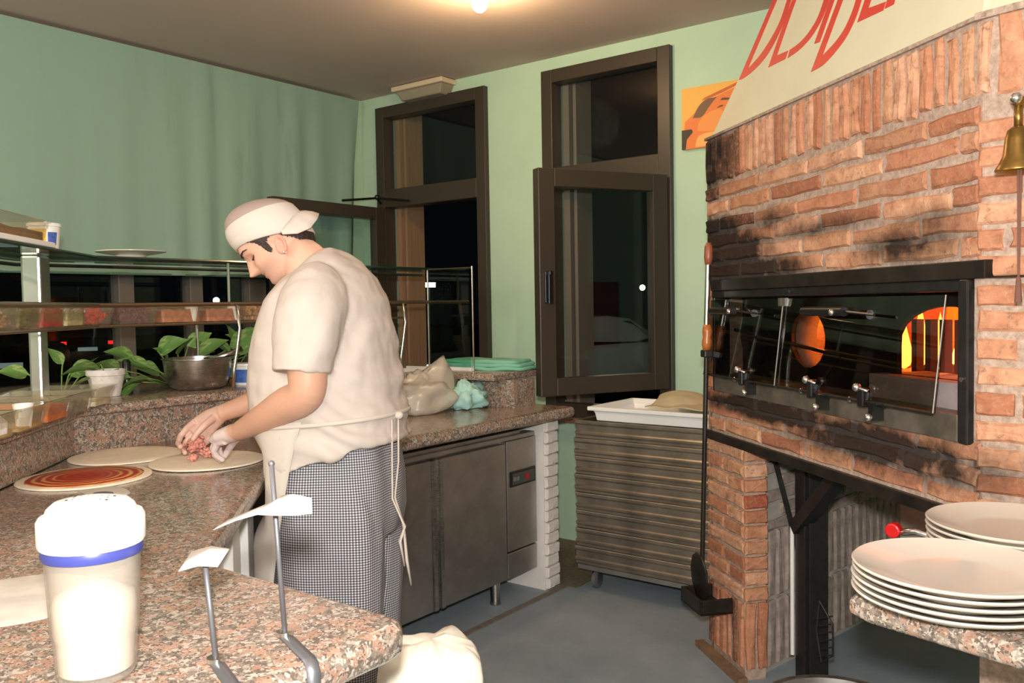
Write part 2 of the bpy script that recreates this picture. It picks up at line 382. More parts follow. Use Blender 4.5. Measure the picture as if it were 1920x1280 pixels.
# green roller blind hanging over the left window band, wavy near the corner
mb = MB(); ny, nz = 150, 26; rows = []
for j in range(nz + 1):
    t = j / nz; row = []
    for i in range(ny + 1):
        y = -1.7 + (3.93 + 1.7) * i / ny; k = max(0, min(1, (y - 1.9) / 1.4))
        wv = .028 * k * t ** .6 * (sin(y * 23 + sin(y * 7) * 1.5) * .6 + sin(y * 41 + t * 1.3) * .3) + .01 * t * sin(y * 5)
        z = 2.67 - t * (2.67 - 1.517) + t * .006 * sin(y * 9)
        yy = y - (.07 * t if i == ny else 0) - .07 * t * max(0, (y - 3.5) / .43)
        row.append((X0 + .06 + wv, yy, z))
    rows.append(row)
mb.v = [V(p) for rw in rows for p in rw]
mb.f = [(j*(ny+1)+i, j*(ny+1)+i+1, (j+1)*(ny+1)+i+1, (j+1)*(ny+1)+i) for j in range(nz) for i in range(ny)]
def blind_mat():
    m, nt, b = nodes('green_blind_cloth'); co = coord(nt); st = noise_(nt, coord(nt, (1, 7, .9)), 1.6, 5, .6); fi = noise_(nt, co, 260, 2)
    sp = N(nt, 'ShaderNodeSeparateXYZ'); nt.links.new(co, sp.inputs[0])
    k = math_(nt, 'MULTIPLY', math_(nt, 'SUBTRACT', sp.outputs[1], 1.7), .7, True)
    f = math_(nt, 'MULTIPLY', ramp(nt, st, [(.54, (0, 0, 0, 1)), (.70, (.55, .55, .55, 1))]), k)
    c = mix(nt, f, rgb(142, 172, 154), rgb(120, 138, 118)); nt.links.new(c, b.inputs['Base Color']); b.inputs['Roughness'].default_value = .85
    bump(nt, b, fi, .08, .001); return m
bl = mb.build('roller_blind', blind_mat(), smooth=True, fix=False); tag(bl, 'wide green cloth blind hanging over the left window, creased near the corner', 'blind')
mb = MB(); mb.tube([(X0 + .06, -1.7, 1.515), (X0 + .06, 3.82, 1.515)], .007, 6); mb.build('hem_bar', plain('blind_hem', rgb(96, 132, 110), .7), bl)

# emergency light and ceiling bulb
t = thing('emergency_light', 'cream emergency light box at the top of the wall above the left tall window', 'light fixture', (-3.62, 3.93, 2.66))
MB().box((-3.83, 3.86, 2.655), (-3.41, 3.998, 2.685)).build('housing', plain('cream_plastic', rgb(216, 196, 166), .4), t, bevel=.006)
mb = MB(); mb.add([(-3.81, 3.88, 2.655), (-3.43, 3.88, 2.655), (-3.43, 3.998, 2.655), (-3.81, 3.998, 2.655), (-3.78, 3.90, 2.60), (-3.46, 3.90, 2.60), (-3.46, 3.998, 2.60), (-3.78, 3.998, 2.60)],
       [(3,2,1,0),(4,5,6,7),(0,1,5,4),(1,2,6,5),(2,3,7,6),(3,0,4,7)]); mb.build('diffuser', plain('grey_diffuser', rgb(150, 140, 120), .35), t, bevel=.008)
t = thing('ceiling_spotlight', 'glowing halogen bulb in a small round fitting on the ceiling', 'light fixture', (-2.36, 2.93, 2.69))
MB().lathe([(0, 2.69), (.075, 2.69), (.08, 2.675), (.05, 2.66), (0, 2.66)], (-2.36, 2.93, 0)).build('fitting', m_chrome, t, smooth=40)
MB().ball((-2.36, 2.93, 2.625), (.036, .036, .04), 16).build('bulb', plain('hot_bulb', (1, .8, .5, 1), .5, emit=(1, .72, .38, 1), es=60), t, smooth=True)

# ------------------------------------------------------------------ outside, at night
MB().box((-60, -20, -.46), (30, 60, -.36)).build('ground', plain('asphalt', rgb(48, 48, 48), .85, var=.2, scale=3))['kind'] = 'structure'
def make_car(name, label, paint, loc, yaw):
    # local: x forward, 4.3 m long
    t = thing(name, label, 'car', loc); t.rotation_euler = (0, 0, yaw)
    def sec(x, wl, zb, zt, wt, zs):   # half outline ring at station x
        return [(x, -wl, zb), (x, -wl, zs), (x, -wt, zt), (x, wt, zt), (x, wl, zs), (x, wl, zb)]
    body = [sec(-2.1, .70, .45, .90, .66, .75), sec(-2.0, .82, .28, .98, .74, .8), sec(-1.2, .86, .24, 1.0, .76, .82), sec(.7, .87, .24, .98, .78, .82), sec(1.0, .87, .24, .96, .78, .82), sec(1.9, .84, .26, .82, .72, .68), sec(2.15, .7, .35, .7, .6, .6)]
    mb = MB().loft(body); mb.build('body', paint, t, world=False, bevel=.05, smooth=50)
    cab = [sec(-2.0, .70, .93, 1.10, .66, 1.0), sec(-1.75, .73, .95, 1.42, .58, 1.2), sec(-.4, .74, .95, 1.48, .60, 1.25), sec(.15, .74, .95, 1.42, .58, 1.2), sec(1.0, .70, .93, .98, .66, .96)]
    MB().loft(cab).build('roof', paint, t, world=False, bevel=.03, smooth=50)
    dk = plain('dark_car_glass', rgb(14, 16, 18), .1)
    for s in (-1, 1):
        MB().add([(-1.6, s*.745, 1.0), (.65, s*.735, 1.0), (.1, s*.625, 1.38), (-1.5, s*.625, 1.38)], [(0, 1, 2, 3)]).build('side_window', dk, t, world=False, solid=.02)
        for x in (-1.3, 1.35):
            mb = MB(); mb.m = Matrix.Translation((x, s * .80, .31)) @ Matrix.Rotation(R(90), 4, 'X'); mb.lathe([(0, -.1), (.25, -.1), (.31, -.07), (.31, .07), (.25, .1), (0, .1)], n=28)
            wh = mb.build('wheel', plain('tyre', rgb(22, 22, 22), .8), t, world=False, smooth=40)
            mb = MB(); mb.m = Matrix.Translation((x, s * .80, .31)) @ Matrix.Rotation(R(90), 4, 'X'); mb.lathe([(0, -.11), (.1, -.108), (.19, -.10), (.19, .10), (.1, .108), (0, .11)], n=20); mb.build('hubcap', plain('hubcap', rgb(120, 120, 120), .3, .8), wh, world=False)
        MB().cbox((-2.07, s * .62, .80), (.08, .15, .10)).build('tail_light', plain('tail_light', rgb(150, 10, 8), .3, emit=(1, .02, .01, 1), es=1.2), t, world=False, bevel=.01)
        MB().cbox((2.0, s * .62, .62), (.16, .26, .12)).build('head_light', m_chrome, t, world=False, bevel=.02)
    MB().add([(1.0, -.64, .99), (1.0, .64, .99), (.2, .56, 1.39), (.2, -.56, 1.39)], [(0, 1, 2, 3)]).build('windscreen', dk, t, world=False, solid=.02)
    MB().cbox((-2.11, 0, .62), (.02, .52, .11)).build('number_plate', plain('plate_glow', rgb(210, 222, 222), .4, emit=(.5, .62, .6, 1), es=.25), t, world=False)  # faint plate glow stands in for light it would throw back
    return t
ym = math.atan2(.603, .798)
make_car('car', 'white hatchback parked outside beyond the right tall window', plain('white_car_paint', rgb(206, 208, 206), .3), (-8.05, 13.3, -.36), ym + R(38))
dkp = plain('dark_car_paint', rgb(22, 24, 28), .3)
make_car('car', 'dark car with one red tail light seen through the middle of the left window', dkp, (-26.9, 13.6, -.36), R(150))
make_car('car', 'dark car with red tail light seen at the left edge of the left window', dkp, (-20.8, 8.9, -.36), R(150))
def outdoor_glow(label, p, shape, col, es):
    t = thing('outdoor_glow', label, 'street lamp', (p[0], p[1], -.36))
    MB().tube([(p[0], p[1], -.36), (p[0], p[1], p[2] - .1)], .04).build('pole', m_blacksteel, t)
    mb = MB()
    if shape == 'ball': mb.ball(p, .085, 16)
    else:
        mb.m = Matrix.Translation(p) @ Matrix.Rotation(R(40), 4, 'Z'); mb.cbox((0, 0, 0), (.40, .12, .12))
    mb.build('glow_head', plain('glow_' + shape + str(es), (1, 1, 1, 1), .5, emit=col, es=es), t, smooth=True)
outdoor_glow('white globe lamp outside, right of the chef\'s nose', (-20.08, 14.96, 1.90), 'ball', (.85, 1, .95, 1), 14)
outdoor_glow('small dim glowing globe outside just above the food rail', (-19.3, 13.0, 1.58), 'ball', (.9, .95, .95, 1), 3)
outdoor_glow('bright glowing bar outside beyond the left tall window', (-16.35, 17.78, 1.94), 'bar', (.9, .95, 1, 1), 30)
outdoor_glow('small yellowish glowing globe outside beyond the right tall window', (-12.5, 23.1, 1.80), 'ball', (1, .93, .6, 1), 12)
lamp('car_fill_light', 'POINT', (-5.5, 9.0, 3.5), 45, (1, .9, .7), .3)  # unseen lamp added to light the parked white car

# ------------------------------------------------------------------ brick oven in the corner, front turned 41 degrees
OA = R(-41); U = V((cos(OA), sin(OA), 0)); NO = V((sin(OA), -cos(OA), 0)); P0 = V((-1.35, 3.0, 0))
def OV(s, d, z): return P0 + U * s + NO * d + V((0, 0, z))        # s along the front, d out of it
OM = Matrix((U, -NO, V((0, 0, 1)))).transposed().to_4x4(); OM.translation = P0
FA = R(-15); FC = OV(1.375, 0, 0); FU = V((cos(FA), sin(FA), 0)); FN = V((sin(FA), -cos(FA), 0))
FM = Matrix((FU, -FN, V((0, 0, 1)))).transposed().to_4x4(); FM.translation = FC
oven = thing('brick_oven', 'big rustic brick pizza oven with glass doors and soot marks', 'oven', P0)
CS, SN = 1.375, .55          # front length, right facet length
# masonry core behind the bricks (the mortar), with the mouth and the ash pit left open
def W2(s, d): p = OV(s, d, 0); return (p.x, p.y)
def F2(s, d): p = FC + FU * s + FN * d; return (p.x, p.y)
mb = MB(); mb.m = OM       # local: x along the front, y inward
mb.box((0, .006, 1.36), (CS, .2, 1.925)); mb.box((0, .006, .84), (CS, .12, 1.0)); mb.box((0, .006, 1.0), (.04, .2, 1.36)); mb.box((1.35, .006, .84), (CS, .3, 1.36))
mb.box((0, .12, .84), (CS, .75, .96))
mb.box((0, .2, 1.45), (CS, .75, 1.925)); mb.box((0, .006, 0), (.27, .085, .81)); mb.box((-.012, .006, 0), (.02, .5, 1.9))
mb.m = FM; mb.box((0, .006, 0), (SN, .5, 1.925))
mb.build('masonry', m_mortar, oven)

def brick_mesh(L, D, H, seed, jit=.006, bv=.007):
    rnd = random.Random(seed); x, z = L / 2, H / 2
    if L < .13: jit *= .45; bv *= .8
    o = [(-x, -z), (-x * .3, -z), (x * .35, -z), (x, -z), (x, 0), (x, z), (x * .3, z), (-x * .35, z), (-x, z), (-x, 0)]
    o = [(p + rnd.uniform(-jit, jit) * .7, q + rnd.uniform(-jit, jit) * .7) for p, q in o]; n = len(o)
    vs = [(p, D, q) for p, q in o] + [(p, bv * rnd.uniform(.6, 1.3), q) for p, q in o]
    vs += [(p - math.copysign(min(bv, abs(p)), p), rnd.uniform(-.002, .002), q - math.copysign(bv * rnd.uniform(.6, 1.2), q) if abs(q) > .001 else 0) for p, q in o]
    vs.append((0, rnd.uniform(-.003, .001), 0)); fs = []
    for k in range(2):
        for i in range(n): fs.append((k*n+i, (k+1)*n+i, (k+1)*n+(i+1) % n, k*n+(i+1) % n))
    for i in range(n): fs.append((2*n+i, 3*n, 2*n+(i+1) % n))
    return MB().add(vs, fs).mesh('brick')
BV = {}
def brick(parent, M_, s, z, L, H, D, mat, col, rot=0, proud=0, name='brick'):
    key = (round(L / .03), round(H / .012), round(D / .03), mat.name, random.randrange(3))
    if key not in BV:
        me = brick_mesh(key[0] * .03, key[2] * .03, key[1] * .012, len(BV)); me.materials.append(mat); BV[key] = me
    o = bpy.data.objects.new(name, BV[key]); C.objects.link(o); o.parent = parent
    m = M_ @ Matrix.Translation((s, -proud, z)) @ Matrix.Rotation(rot, 4, 'Y')
    o.matrix_basis = Matrix.Translation(-wloc(parent)) @ m
    o.scale = (L / (key[0] * .03), 1, H / (key[1] * .012)); o.color = col; return o
TONES = [rgb(196, 136, 104), rgb(206, 150, 116), rgb(176, 116, 86), rgb(216, 166, 132), rgb(200, 144, 110), rgb(164, 108, 82), rgb(220, 172, 140), rgb(188, 138, 106), rgb(202, 154, 118)]
DARK = [rgb(78, 56, 44), rgb(60, 46, 38), rgb(92, 66, 50)]
def tone(): return random.choice(TONES)
def course(parent, M_, s0, s1, z, H, L, off, D=.06, mat=None, g=.013, dark=None, tilt=0):
    x = s0 - off
    while x < s1 - .02:
        l = L * random.uniform(.9, 1.12); a_ = max(x, s0); e = min(x + l, s1)
        if s1 - e < .05: e = s1
        if e - a_ > .03:
            c = random.choice(DARK) if dark and dark(a_, z) else tone()
            brick(parent, M_, (a_ + e) / 2, z + random.uniform(-.003, .003), e - a_ - g, H * random.uniform(.93, 1.05), D, mat or m_brick, c, R(random.uniform(-.7, .7)) + tilt, random.uniform(-.002, .005))
        x = e
    return
# six long courses over the mouth, soldiers above them
for k in range(6):
    course(oven, OM, .0 - .012, CS, 1.432 + k * .0565, .0435, .27, (.0, .13, .05, .18, .09, .15)[k], dark=lambda s, z: (s < .2 and 1.56 < z < 1.62) or (s < .05 and z > 1.66))
x = -.01; i = 0
while x < CS - .02:
    wd = random.uniform(.040, .050); c = random.choice(DARK) if i < 6 else tone()
    brick(oven, OM, x + wd / 2, 1.835 + random.uniform(-.004, .004), .158 * random.uniform(.94, 1.03), wd - .011, .06, m_brick, c, R(90 + random.uniform(-1.5, 1.5)), random.uniform(0, .005)); x += wd; i += 1
# courses under the mouth, small ends beside it
for k in range(3): course(oven, OM, -.012, CS, .873 + k * .053, .042, .27, (.1, .0, .16)[k])
for k in range(7): brick(oven, OM, .012, 1.025 + k * .056, .042, .043, .06, m_brick, tone())
# right facet
for k in range(16): course(oven, FM, -.016, SN, .80 + k * .0585, .045, .25, (.02, .13)[k % 2] + random.uniform(0, .04), dark=None)
x = .02
while x < SN - .05:
    wd = random.uniform(.055, .07); brick(oven, FM, x + wd / 2, 1.835, .17, wd - .016, .06, m_brick, tone(), R(90 + random.uniform(-1.5, 1.5))); x += wd
# left pier with its cheek towards the ash pit
JM = OM @ Matrix.Translation((.277, 0, 0)) @ Matrix.Rotation(R(90), 4, 'Z')
for k in range(10):
    z = .305 + k * .054; cut = .16 if k % 2 else .12
    for a_, e in ((-.02, cut), (cut, .277)) if k % 3 else ((-.02, .277),):
        brick(oven, OM, (a_ + e) / 2, z, e - a_ - .011, .0435 * random.uniform(.92, 1.05), .09, m_brick, tone(), R(random.uniform(-.8, .8)), random.uniform(-.001, .004))
    brick(oven, JM, .046, z, .084, .044, .03, m_brick, tone() if k != 6 else rgb(160, 70, 50), 0, .008)
for k in range(6): brick(oven, OM, .004 + k * .048, .155, .23, .040, .09, m_brick, random.choice(DARK + TONES[:3]), R(90), random.uniform(0, .004))
for k in range(2): brick(oven, JM, .025 + k * .046, .155, .23, .038, .03, m_brick, random.choice(TONES), R(90), .008)
mb = MB(); mb.m = OM; mb.box((-.06, -.035, .0), (.30, -.0, .022)); mb.build('skirting', plain('worn_skirting', rgb(128, 100, 74), .8, var=.3), oven)
# steel lintels
mb = MB(); mb.m = OM; mb.box((.05, -.012, 1.362), (1.40, .05, 1.402)); mb.box((1.40, -.004, 1.362), (1.47, .03, 1.366)); mb.build('lintel', m_blacksteel, oven, bevel=.004)
mb = MB(); mb.m = OM; mb.box((-.005, -.010, .812), (CS + .08, .03, .843)); mb.box((-.005, -.002, .812), (CS + .05, .12, .818)); mb.build('steel_beam', m_blacksteel, oven, bevel=.003)
# plaster hood, leaning back, with painted red lettering
T = R(15); e3 = lambda s, e, out=0: OV(s, 0, 1.925) + (-NO * sin(T) + V((0, 0, cos(T)))) * e + (NO * cos(T) + V((0, 0, sin(T)))) * out
top = (ZC - 1.925) / cos(T); k = .6255
sl = lambda e: .05 + (e - .0) * k
f0 = [e3(.045, 0), e3(CS, 0), e3(CS - top * .15, top), e3(sl(top), top)]
bk = [OV(.1, -.75, 1.925), FC + FU * SN - FN * .5 + V((0, 0, 1.925)), OV(1.2, -.75, ZC), OV(.5, -.75, ZC)]
fr = FC + FU * SN + V((0, 0, 1.925)); frt = OV(1.45, -.45, ZC)
mb = MB(); mb.add([f0[0], f0[1], fr, bk[1], bk[0], f0[3], f0[2], frt, bk[2], bk[3]], [(0, 1, 6, 5), (1, 2, 7, 6), (2, 3, 8, 7), (3, 4, 9, 8), (4, 0, 5, 9), (4, 3, 2, 1, 0), (5, 6, 7, 8, 9)])
hood = mb.build('hood', m_cream, oven)
mb = MB(); mb.m = OM; mb.box((-.012, -.004, 1.918), (CS + .01, .2, 1.927)); mb.m = FM; mb.box((-.014, -.004, 1.915), (SN, .3, 1.930)); mb.build('mortar_cap', m_mortar, oven)
def soften(pts, it=2, keep=38):
    for _ in range(it):
        out = []; n = len(pts)
        for i in range(n):
            a, b, c = V(pts[i-1]), V(pts[i]), V(pts[(i+1) % n]); u, v = b - a, c - b
            if u.length < 1e-6 or v.length < 1e-6 or math.degrees(u.angle(v)) > keep: out.append(tuple(b))
            else: out += [tuple(a.lerp(b, .78)), tuple(b.lerp(c, .22))]
        pts = out
    return pts
LET = [[(.293,.425),(.168,.18),(.193,.175),(.263,.181),(.34,.205),(.391,.251),(.418,.304),(.427,.346),(.45,.46),(.415,.46),(.396,.35),(.386,.312),(.348,.268),(.298,.23),(.222,.204),(.345,.455),(.31,.46)],
 [(.462,.44),(.427,.333),(.383,.164),(.492,.161),(.498,.186),(.425,.192),(.456,.323),(.493,.44)],
 [(.508,.185),(.507,.159),(.575,.165),(.632,.187),(.666,.222),(.685,.276),(.695,.38),(.668,.38),(.651,.282),(.64,.24),(.607,.208),(.564,.19)],
 [(.712,.38),(.658,.158),(.689,.154),(.742,.38)],
 [(.768,.37),(.679,.066),(.741,.067),(.795,.092),(.836,.122),(.86,.165),(.868,.219),(.868,.33),(.84,.33),(.838,.229),(.833,.194),(.814,.152),(.782,.125),(.724,.101),(.798,.37)],
 [(.905,.32),(.873,.151),(.987,.145),(.989,.167),(.912,.177),(.94,.32)],
 [(1.005,.32),(.992,.147),(1.029,.146),(1.036,.32)]]
m_red = plain('red_sign_paint', rgb(206, 62, 50), .5)
for L in LET:
    L = soften(L)
    vs = [e3(s, e, .0015) for s, e in L] + [e3(s, e, -.003) for s, e in L]; n = len(L)
    MB().add(vs, [list(range(n)), list(range(n, 2*n))[::-1]] + [(i, (i+1) % n, n+(i+1) % n, n+i) for i in range(n)]).build('letter', m_red, hood)
# door frame
mb = MB(); mb.m = OM
mb.box((.045, -.006, 1.335), (1.35, .06, 1.362)); mb.box((1.322, -.012, .995), (1.35, .06, 1.362)); mb.box((1.308, -.003, .995), (1.322, .06, 1.345)); mb.box((.045, -.004, .995), (.06, .06, 1.345))
mb.build('door_frame', m_black, oven, bevel=.004)
mb = MB(); mb.m = OM; mb.box((.058, -.004, .995), (1.31, .02, 1.058)); mb.build('lower_panel', plain('dirty_grey_steel', rgb(112, 104, 92), .45, .5, var=.4, scale=12), oven, bevel=.003)
mb = MB(); mb.m = OM; mb.tube([(.6, -.008, 1.35), (.6, -.011, 1.35)], .006); mb.tube([(1.336, -.013, 1.14), (1.336, -.016, 1.14)], .006); mb.build('screw', m_chrome, oven)
# inside: hearth ledge, plate with a round flue mouth and an arched mouth, glowing chamber
m_vault = plain('hot_vault_brick', rgb(190, 120, 80), .9, var=.3, scale=18)
mb = MB(); mb.m = OM; mb.box((.05, .02, .99), (1.34, .75, 1.055)); mb.build('hearth', plain('ash_grey_hearth', rgb(120, 112, 104), .8, var=.3, scale=14), oven)
def plate_with_holes(holes, x0, x1, z0, z1, y0, y1, n=20):
    bm = bmesh.new()
    # cells between holes, each a ring from the hole outline to its rectangle
    out = MB(); out.m = OM; cuts = [x0] + [(holes[i][2] + holes[i+1][0]) / 2 for i in range(len(holes) - 1)] + [x1]
    for (hx0, hz0, hx1, hz1, kind), a_, e in zip(holes, cuts, cuts[1:]):
        pts = []; cx, cz = (hx0 + hx1) / 2, (hz0 + hz1) / 2
        for i in range(n):
            t = 2 * pi * (i + .5) / n; px, pz = cos(t), sin(t)
            if kind == 'arch' and pz < 0:
                q = max(abs(px), abs(pz)); pts.append((cx + px / q * (hx1 - hx0) / 2 if abs(px) >= abs(pz) else cx + px / abs(pz) * (hx1 - hx0) / 2, cz + pz / q * (hz1 - hz0) / 2))
            else: pts.append((cx + px * (hx1 - hx0) / 2, cz + pz * (hz1 - hz0) / 2))
        rect = []
        for i in range(n):
            t = 2 * pi * (i + .5) / n; px, pz = cos(t), sin(t); hw, hh = (e - a_) / 2, (z1 - z0) / 2; mx, mz = (a_ + e) / 2, (z0 + z1) / 2
            dx, dz = px * hw, pz * hh; q = max(abs(px), abs(pz)); rect.append((mx + dx / q, mz + dz / q))
        vs = [(p[0], y0, p[1]) for p in pts] + [(p[0], y0, p[1]) for p in rect] + [(p[0], y1, p[1]) for p in pts] + [(p[0], y1, p[1]) for p in rect]
        fs = []
        for i in range(n):
            j = (i + 1) % n; fs += [(i, j, n+j, n+i), (2*n+i, 3*n+i, 3*n+j, 2*n+j), (i, 2*n+i, 2*n+j, j)]
        out.add(vs, fs)
    return out
pl = plate_with_holes([(.385, 1.105, .585, 1.29, 'round'), (.93, 1.118, 1.31, 1.30, 'arch')], .0, 1.36, 1.05, 1.45, .12, .135)
pl.build('oven_plate', m_blacksteel, oven)
mb = MB(); mb.m = OM @ Matrix.Translation((.485, .135, 1.197)) @ Matrix.Rotation(R(-90), 4, 'X'); mb.tube([(0, 0, 0), (0, 0, .075)], .098, 28, caps=False); mb.build('flue_tunnel', plain('flue_grey', rgb(140, 132, 128), .7, var=.2), oven, smooth=True, solid=.006)
mb = MB(); mb.m = OM @ Matrix.Translation((.16, .112, 1.2)) @ Matrix.Rotation(R(-90), 4, 'X'); mb.lathe([(0, -.02), (.085, -.018), (.1, -.01), (.1, .006), (0, .006)], n=32); mb.build('round_damper', m_black, oven, smooth=40)
mb = MB(); mb.m = OM
mb.box((-.3, .72, 1.05), (CS, .74, 1.45)); mb.box((-.3, .21, 1.44), (CS, .74, 1.455)); mb.box((-.3, .21, 1.05), (-.28, .74, 1.45)); mb.box((CS - .02, .14, 1.05), (CS, .74, 1.45)); mb.box((.0, .7, .9), (.01, .71, .91))
mb.build('vault', m_vault, oven)
m_fire = plain('flame', (1, .45, .1, 1), .5, emit=(1, .34, .05, 1), es=9)
m_ember = plain('embers', (1, .3, .05, 1), .6, emit=(1, .16, .02, 1), es=2.2)
mb = MB(); mb.m = OM
for i in range(46): mb.ball((random.uniform(.55, 1.28), random.uniform(.34, .66), 1.06 + random.uniform(0, .03)), random.uniform(.014, .03), 6)
eb = mb.build('embers', m_ember, oven); eb['kind'] = 'stuff'
for sx, hh in ((.50, .17), (.58, .22), (.67, .19), (.76, .15), (.95, .14)):
    mb = MB(); mb.m = OM; mb.lathe([(0, 0), (.02, .015), (.028, .05), (.016, hh * .6), (.006, hh * .85), (0, hh)], (sx, .46, 1.09), 10); mb.build('flame', m_fire, oven, smooth=True)
for z, x0, x1 in ((1.085, .62, 1.05), (1.10, .75, 1.2)):
    mb = MB(); mb.m = OM; mb.tube([(x0, .45, z), (x1, .6, z + .03)], [.03, .026], 9); mb.build('log', plain('charred_log', rgb(60, 40, 30), .9, var=.4), oven)
for k in range(7):
    mb = MB(); mb.m = OM; mb.box((.80 + k * .058, .262, 1.055), (.822 + k * .058, .286, 1.262)); mb.build('grate_bar', plain('hot_iron', rgb(84, 46, 32), .7), oven)
mb = MB(); mb.m = OM; mb.box((.88, .07, 1.05), (1.335, .25, 1.118)); mb.build('fire_sill', plain('stone_sill', rgb(150, 138, 138), .8, var=.15), oven)
for s_, d_, e_ in ((.90, -.45, 9), (.45, -.45, 9), (.05, -.45, 8)):
    lamp('oven_fire', 'POINT', OV(s_, d_, 1.30), e_, (1, .21, .025), .06)
# two glass flaps hung from the top, leaning out at the bottom
def flap(s0, s1, hs):
    r_ = MB(); r_.m = OM
    top_, bot = (-.012, 1.328), (-.045, 1.06)
    r_.add([(s0, top_[0], top_[1]), (s1, top_[0], top_[1]), (s1, bot[0], bot[1]), (s0, bot[0], bot[1]), (s0, top_[0] + .005, top_[1]), (s1, top_[0] + .005, top_[1]), (s1, bot[0] + .005, bot[1]), (s0, bot[0] + .005, bot[1])],
           [(0, 3, 2, 1), (4, 5, 6, 7), (0, 1, 5, 4), (1, 2, 6, 5), (2, 3, 7, 6), (3, 0, 4, 7)])
    g = r_.build('glass_door', m_oglass, oven)
    for s_ in ((s1,) if s0 < .3 else (s1,)):
        q = MB(); q.m = OM; q.tube([(s_, top_[0] - .001, top_[1]), (s_, bot[0] - .001, bot[1])], .0022, 6); q.build('edge_strip', m_steel_d, g)
    q = MB(); q.m = OM; q.tube([(s0 + .005, bot[0], bot[1]), (s1 - .005, bot[0], bot[1])], .004, 6); q.build('lower_rim', m_blacksteel, g)
    q = MB(); q.m = OM; q.tube([(hs, -.055, 1.29), (hs + (.17 if s0 < .3 else .2), -.055, 1.29)], .013, 12); q.tube([(hs + .20, -.055, 1.29), (hs + .32, -.05, 1.282)], .004, 6); h = q.build('handle', m_blackpl, g, smooth=40)
    q = MB(); q.m = OM; q.ball((hs + .16, -.066, 1.288), .01); q.tube([(hs + .16, -.02, 1.30), (hs + .16, -.055, 1.29)], .006, 6); q.build('handle_knob', m_chrome, h, smooth=True)
m_oglass = clear('smoked_oven_glass', (.62, .60, .56, 1), .02, .02, 1.45)
flap(.055, .572, .15); flap(.582, 1.285, .755)
for s_ in (.36, .78, 1.02):
    q = MB(); q.m = OM; q.box((s_ - .012, -.055, 1.045), (s_ + .012, -.03, 1.095)); g = q.build('latch', m_blackpl, oven, bevel=.004)
    q = MB(); q.m = OM; q.ball((s_, -.062, 1.096), .012); q.tube([(s_ + .03, -.05, 1.088), (s_, -.062, 1.096)], .004, 6); q.build('latch_knob', m_chrome, g, smooth=True)
    q = MB(); q.m = OM; q.tube([(s_ - .06, -.04, 1.058), (s_ + .09, -.045, 1.058)], .006, 8); q.box((s_ + .045, -.06, 1.018), (s_ + .066, -.03, 1.06)); g = q.build('latch_arm', m_blackpl, oven)
    for kn, kr in (((s_ + .056, -.066, 1.025), .011), ((s_ - .06, -.04, 1.058), .009)): q = MB(); q.m = OM; q.ball(kn, kr); q.build('latch_knob', m_chrome, g, smooth=True)
mb = MB(); mb.m = OM; mb.box((.55, -.02, 1.305), (.565, -.008, 1.33)); mb.box((.575, -.02, 1.305), (.59, -.008, 1.33)); mb.build('door_catch', m_steel_d, oven)
mb = MB(); mb.m = OM; mb.tube([(.1, .06, 1.22), (.78, .05, 1.16), (.80, .0, 1.13), (.80, -.03, 1.08)], .006, 6); mb.build('linkage_rod', m_black, oven)
# ash pit: grey brick side wall, back wall, floor, black steel post with braces
AM = Matrix.Translation(OV(.24, -.11, 0)) @ Matrix.Rotation(R(78), 4, 'Z')
mb = MB(); mb.m = AM; mb.box((0, .012, 0), (1.04, .1, .81)); mb.m = Matrix(); mb.box((-1.0, 3.92, 0), (1.2, 3.98, .81)); pit = mb.build('pit_wall', m_gmort, oven)
GT = [rgb(120, 104, 94)]
for k in range(6):
    for j in range(5): brick(pit, AM, .10 + j * .225 + (k % 2) * .1, .525 + k * .052, .212, .041, .02, m_gbrick, GT[0], R(random.uniform(-1, 1)), .0)
for k in range(2):
    for j in range(18): brick(pit, AM, .03 + j * .058, .135 + k * .25, .235, .044, .02, m_gbrick, GT[0], R(90 + random.uniform(-2, 2)), .0)
mb = MB(); mb.m = OM; mb.box((0, .05, .80), (CS, 1.1, .812)); mb.build('pit_ceiling', m_blacksteel, oven)
mb = MB(); mb.m = OM; mb.box((.335, .16, 0), (.395, .20, .81)); mb.box((.395, .17, 0), (.41, .24, .81)); mb.box((.31, .14, .0), (.42, .25, .012)); mb.build('support_post', m_black, oven, bevel=.002)
mb = MB(); mb.m = OM; mb.tube([(.26, .13, .76), (.345, .18, .42)], .01, 6); mb.build('brace', m_black, oven)
mb = MB(); mb.m = OM; mb.tube([(.36, .15, .56), (.60, .13, .80)], (.03, .03), 4) if False else mb.add([(.33, .14, .56), (.36, .14, .53), (.64, .14, .79), (.60, .14, .81), (.33, .19, .56), (.36, .19, .53), (.64, .19, .79), (.60, .19, .81)], [(0, 1, 2, 3), (4, 7, 6, 5), (0, 4, 5, 1), (1, 5, 6, 2), (2, 6, 7, 3), (3, 7, 4, 0)]); mb.build('brace', m_black, oven)
mb = MB(); mb.m = OM; mb.tube([(.325, .155, .1), (.325, .155, .56)], .007, 8); mb.build('drain_pipe', m_white, oven)
# tool holder ledge on the pier
mb = MB(); mb.m = OM; mb.box((.03, -.13, .215), (.205, -.12, .27)); mb.box((.03, -.13, .215), (.205, -.006, .225)); mb.box((.195, -.13, .215), (.205, -.006, .27)); mb.box((.03, -.13, .215), (.04, -.006, .27)); mb.build('tool_tray', m_blacksteel, oven, bevel=.003)
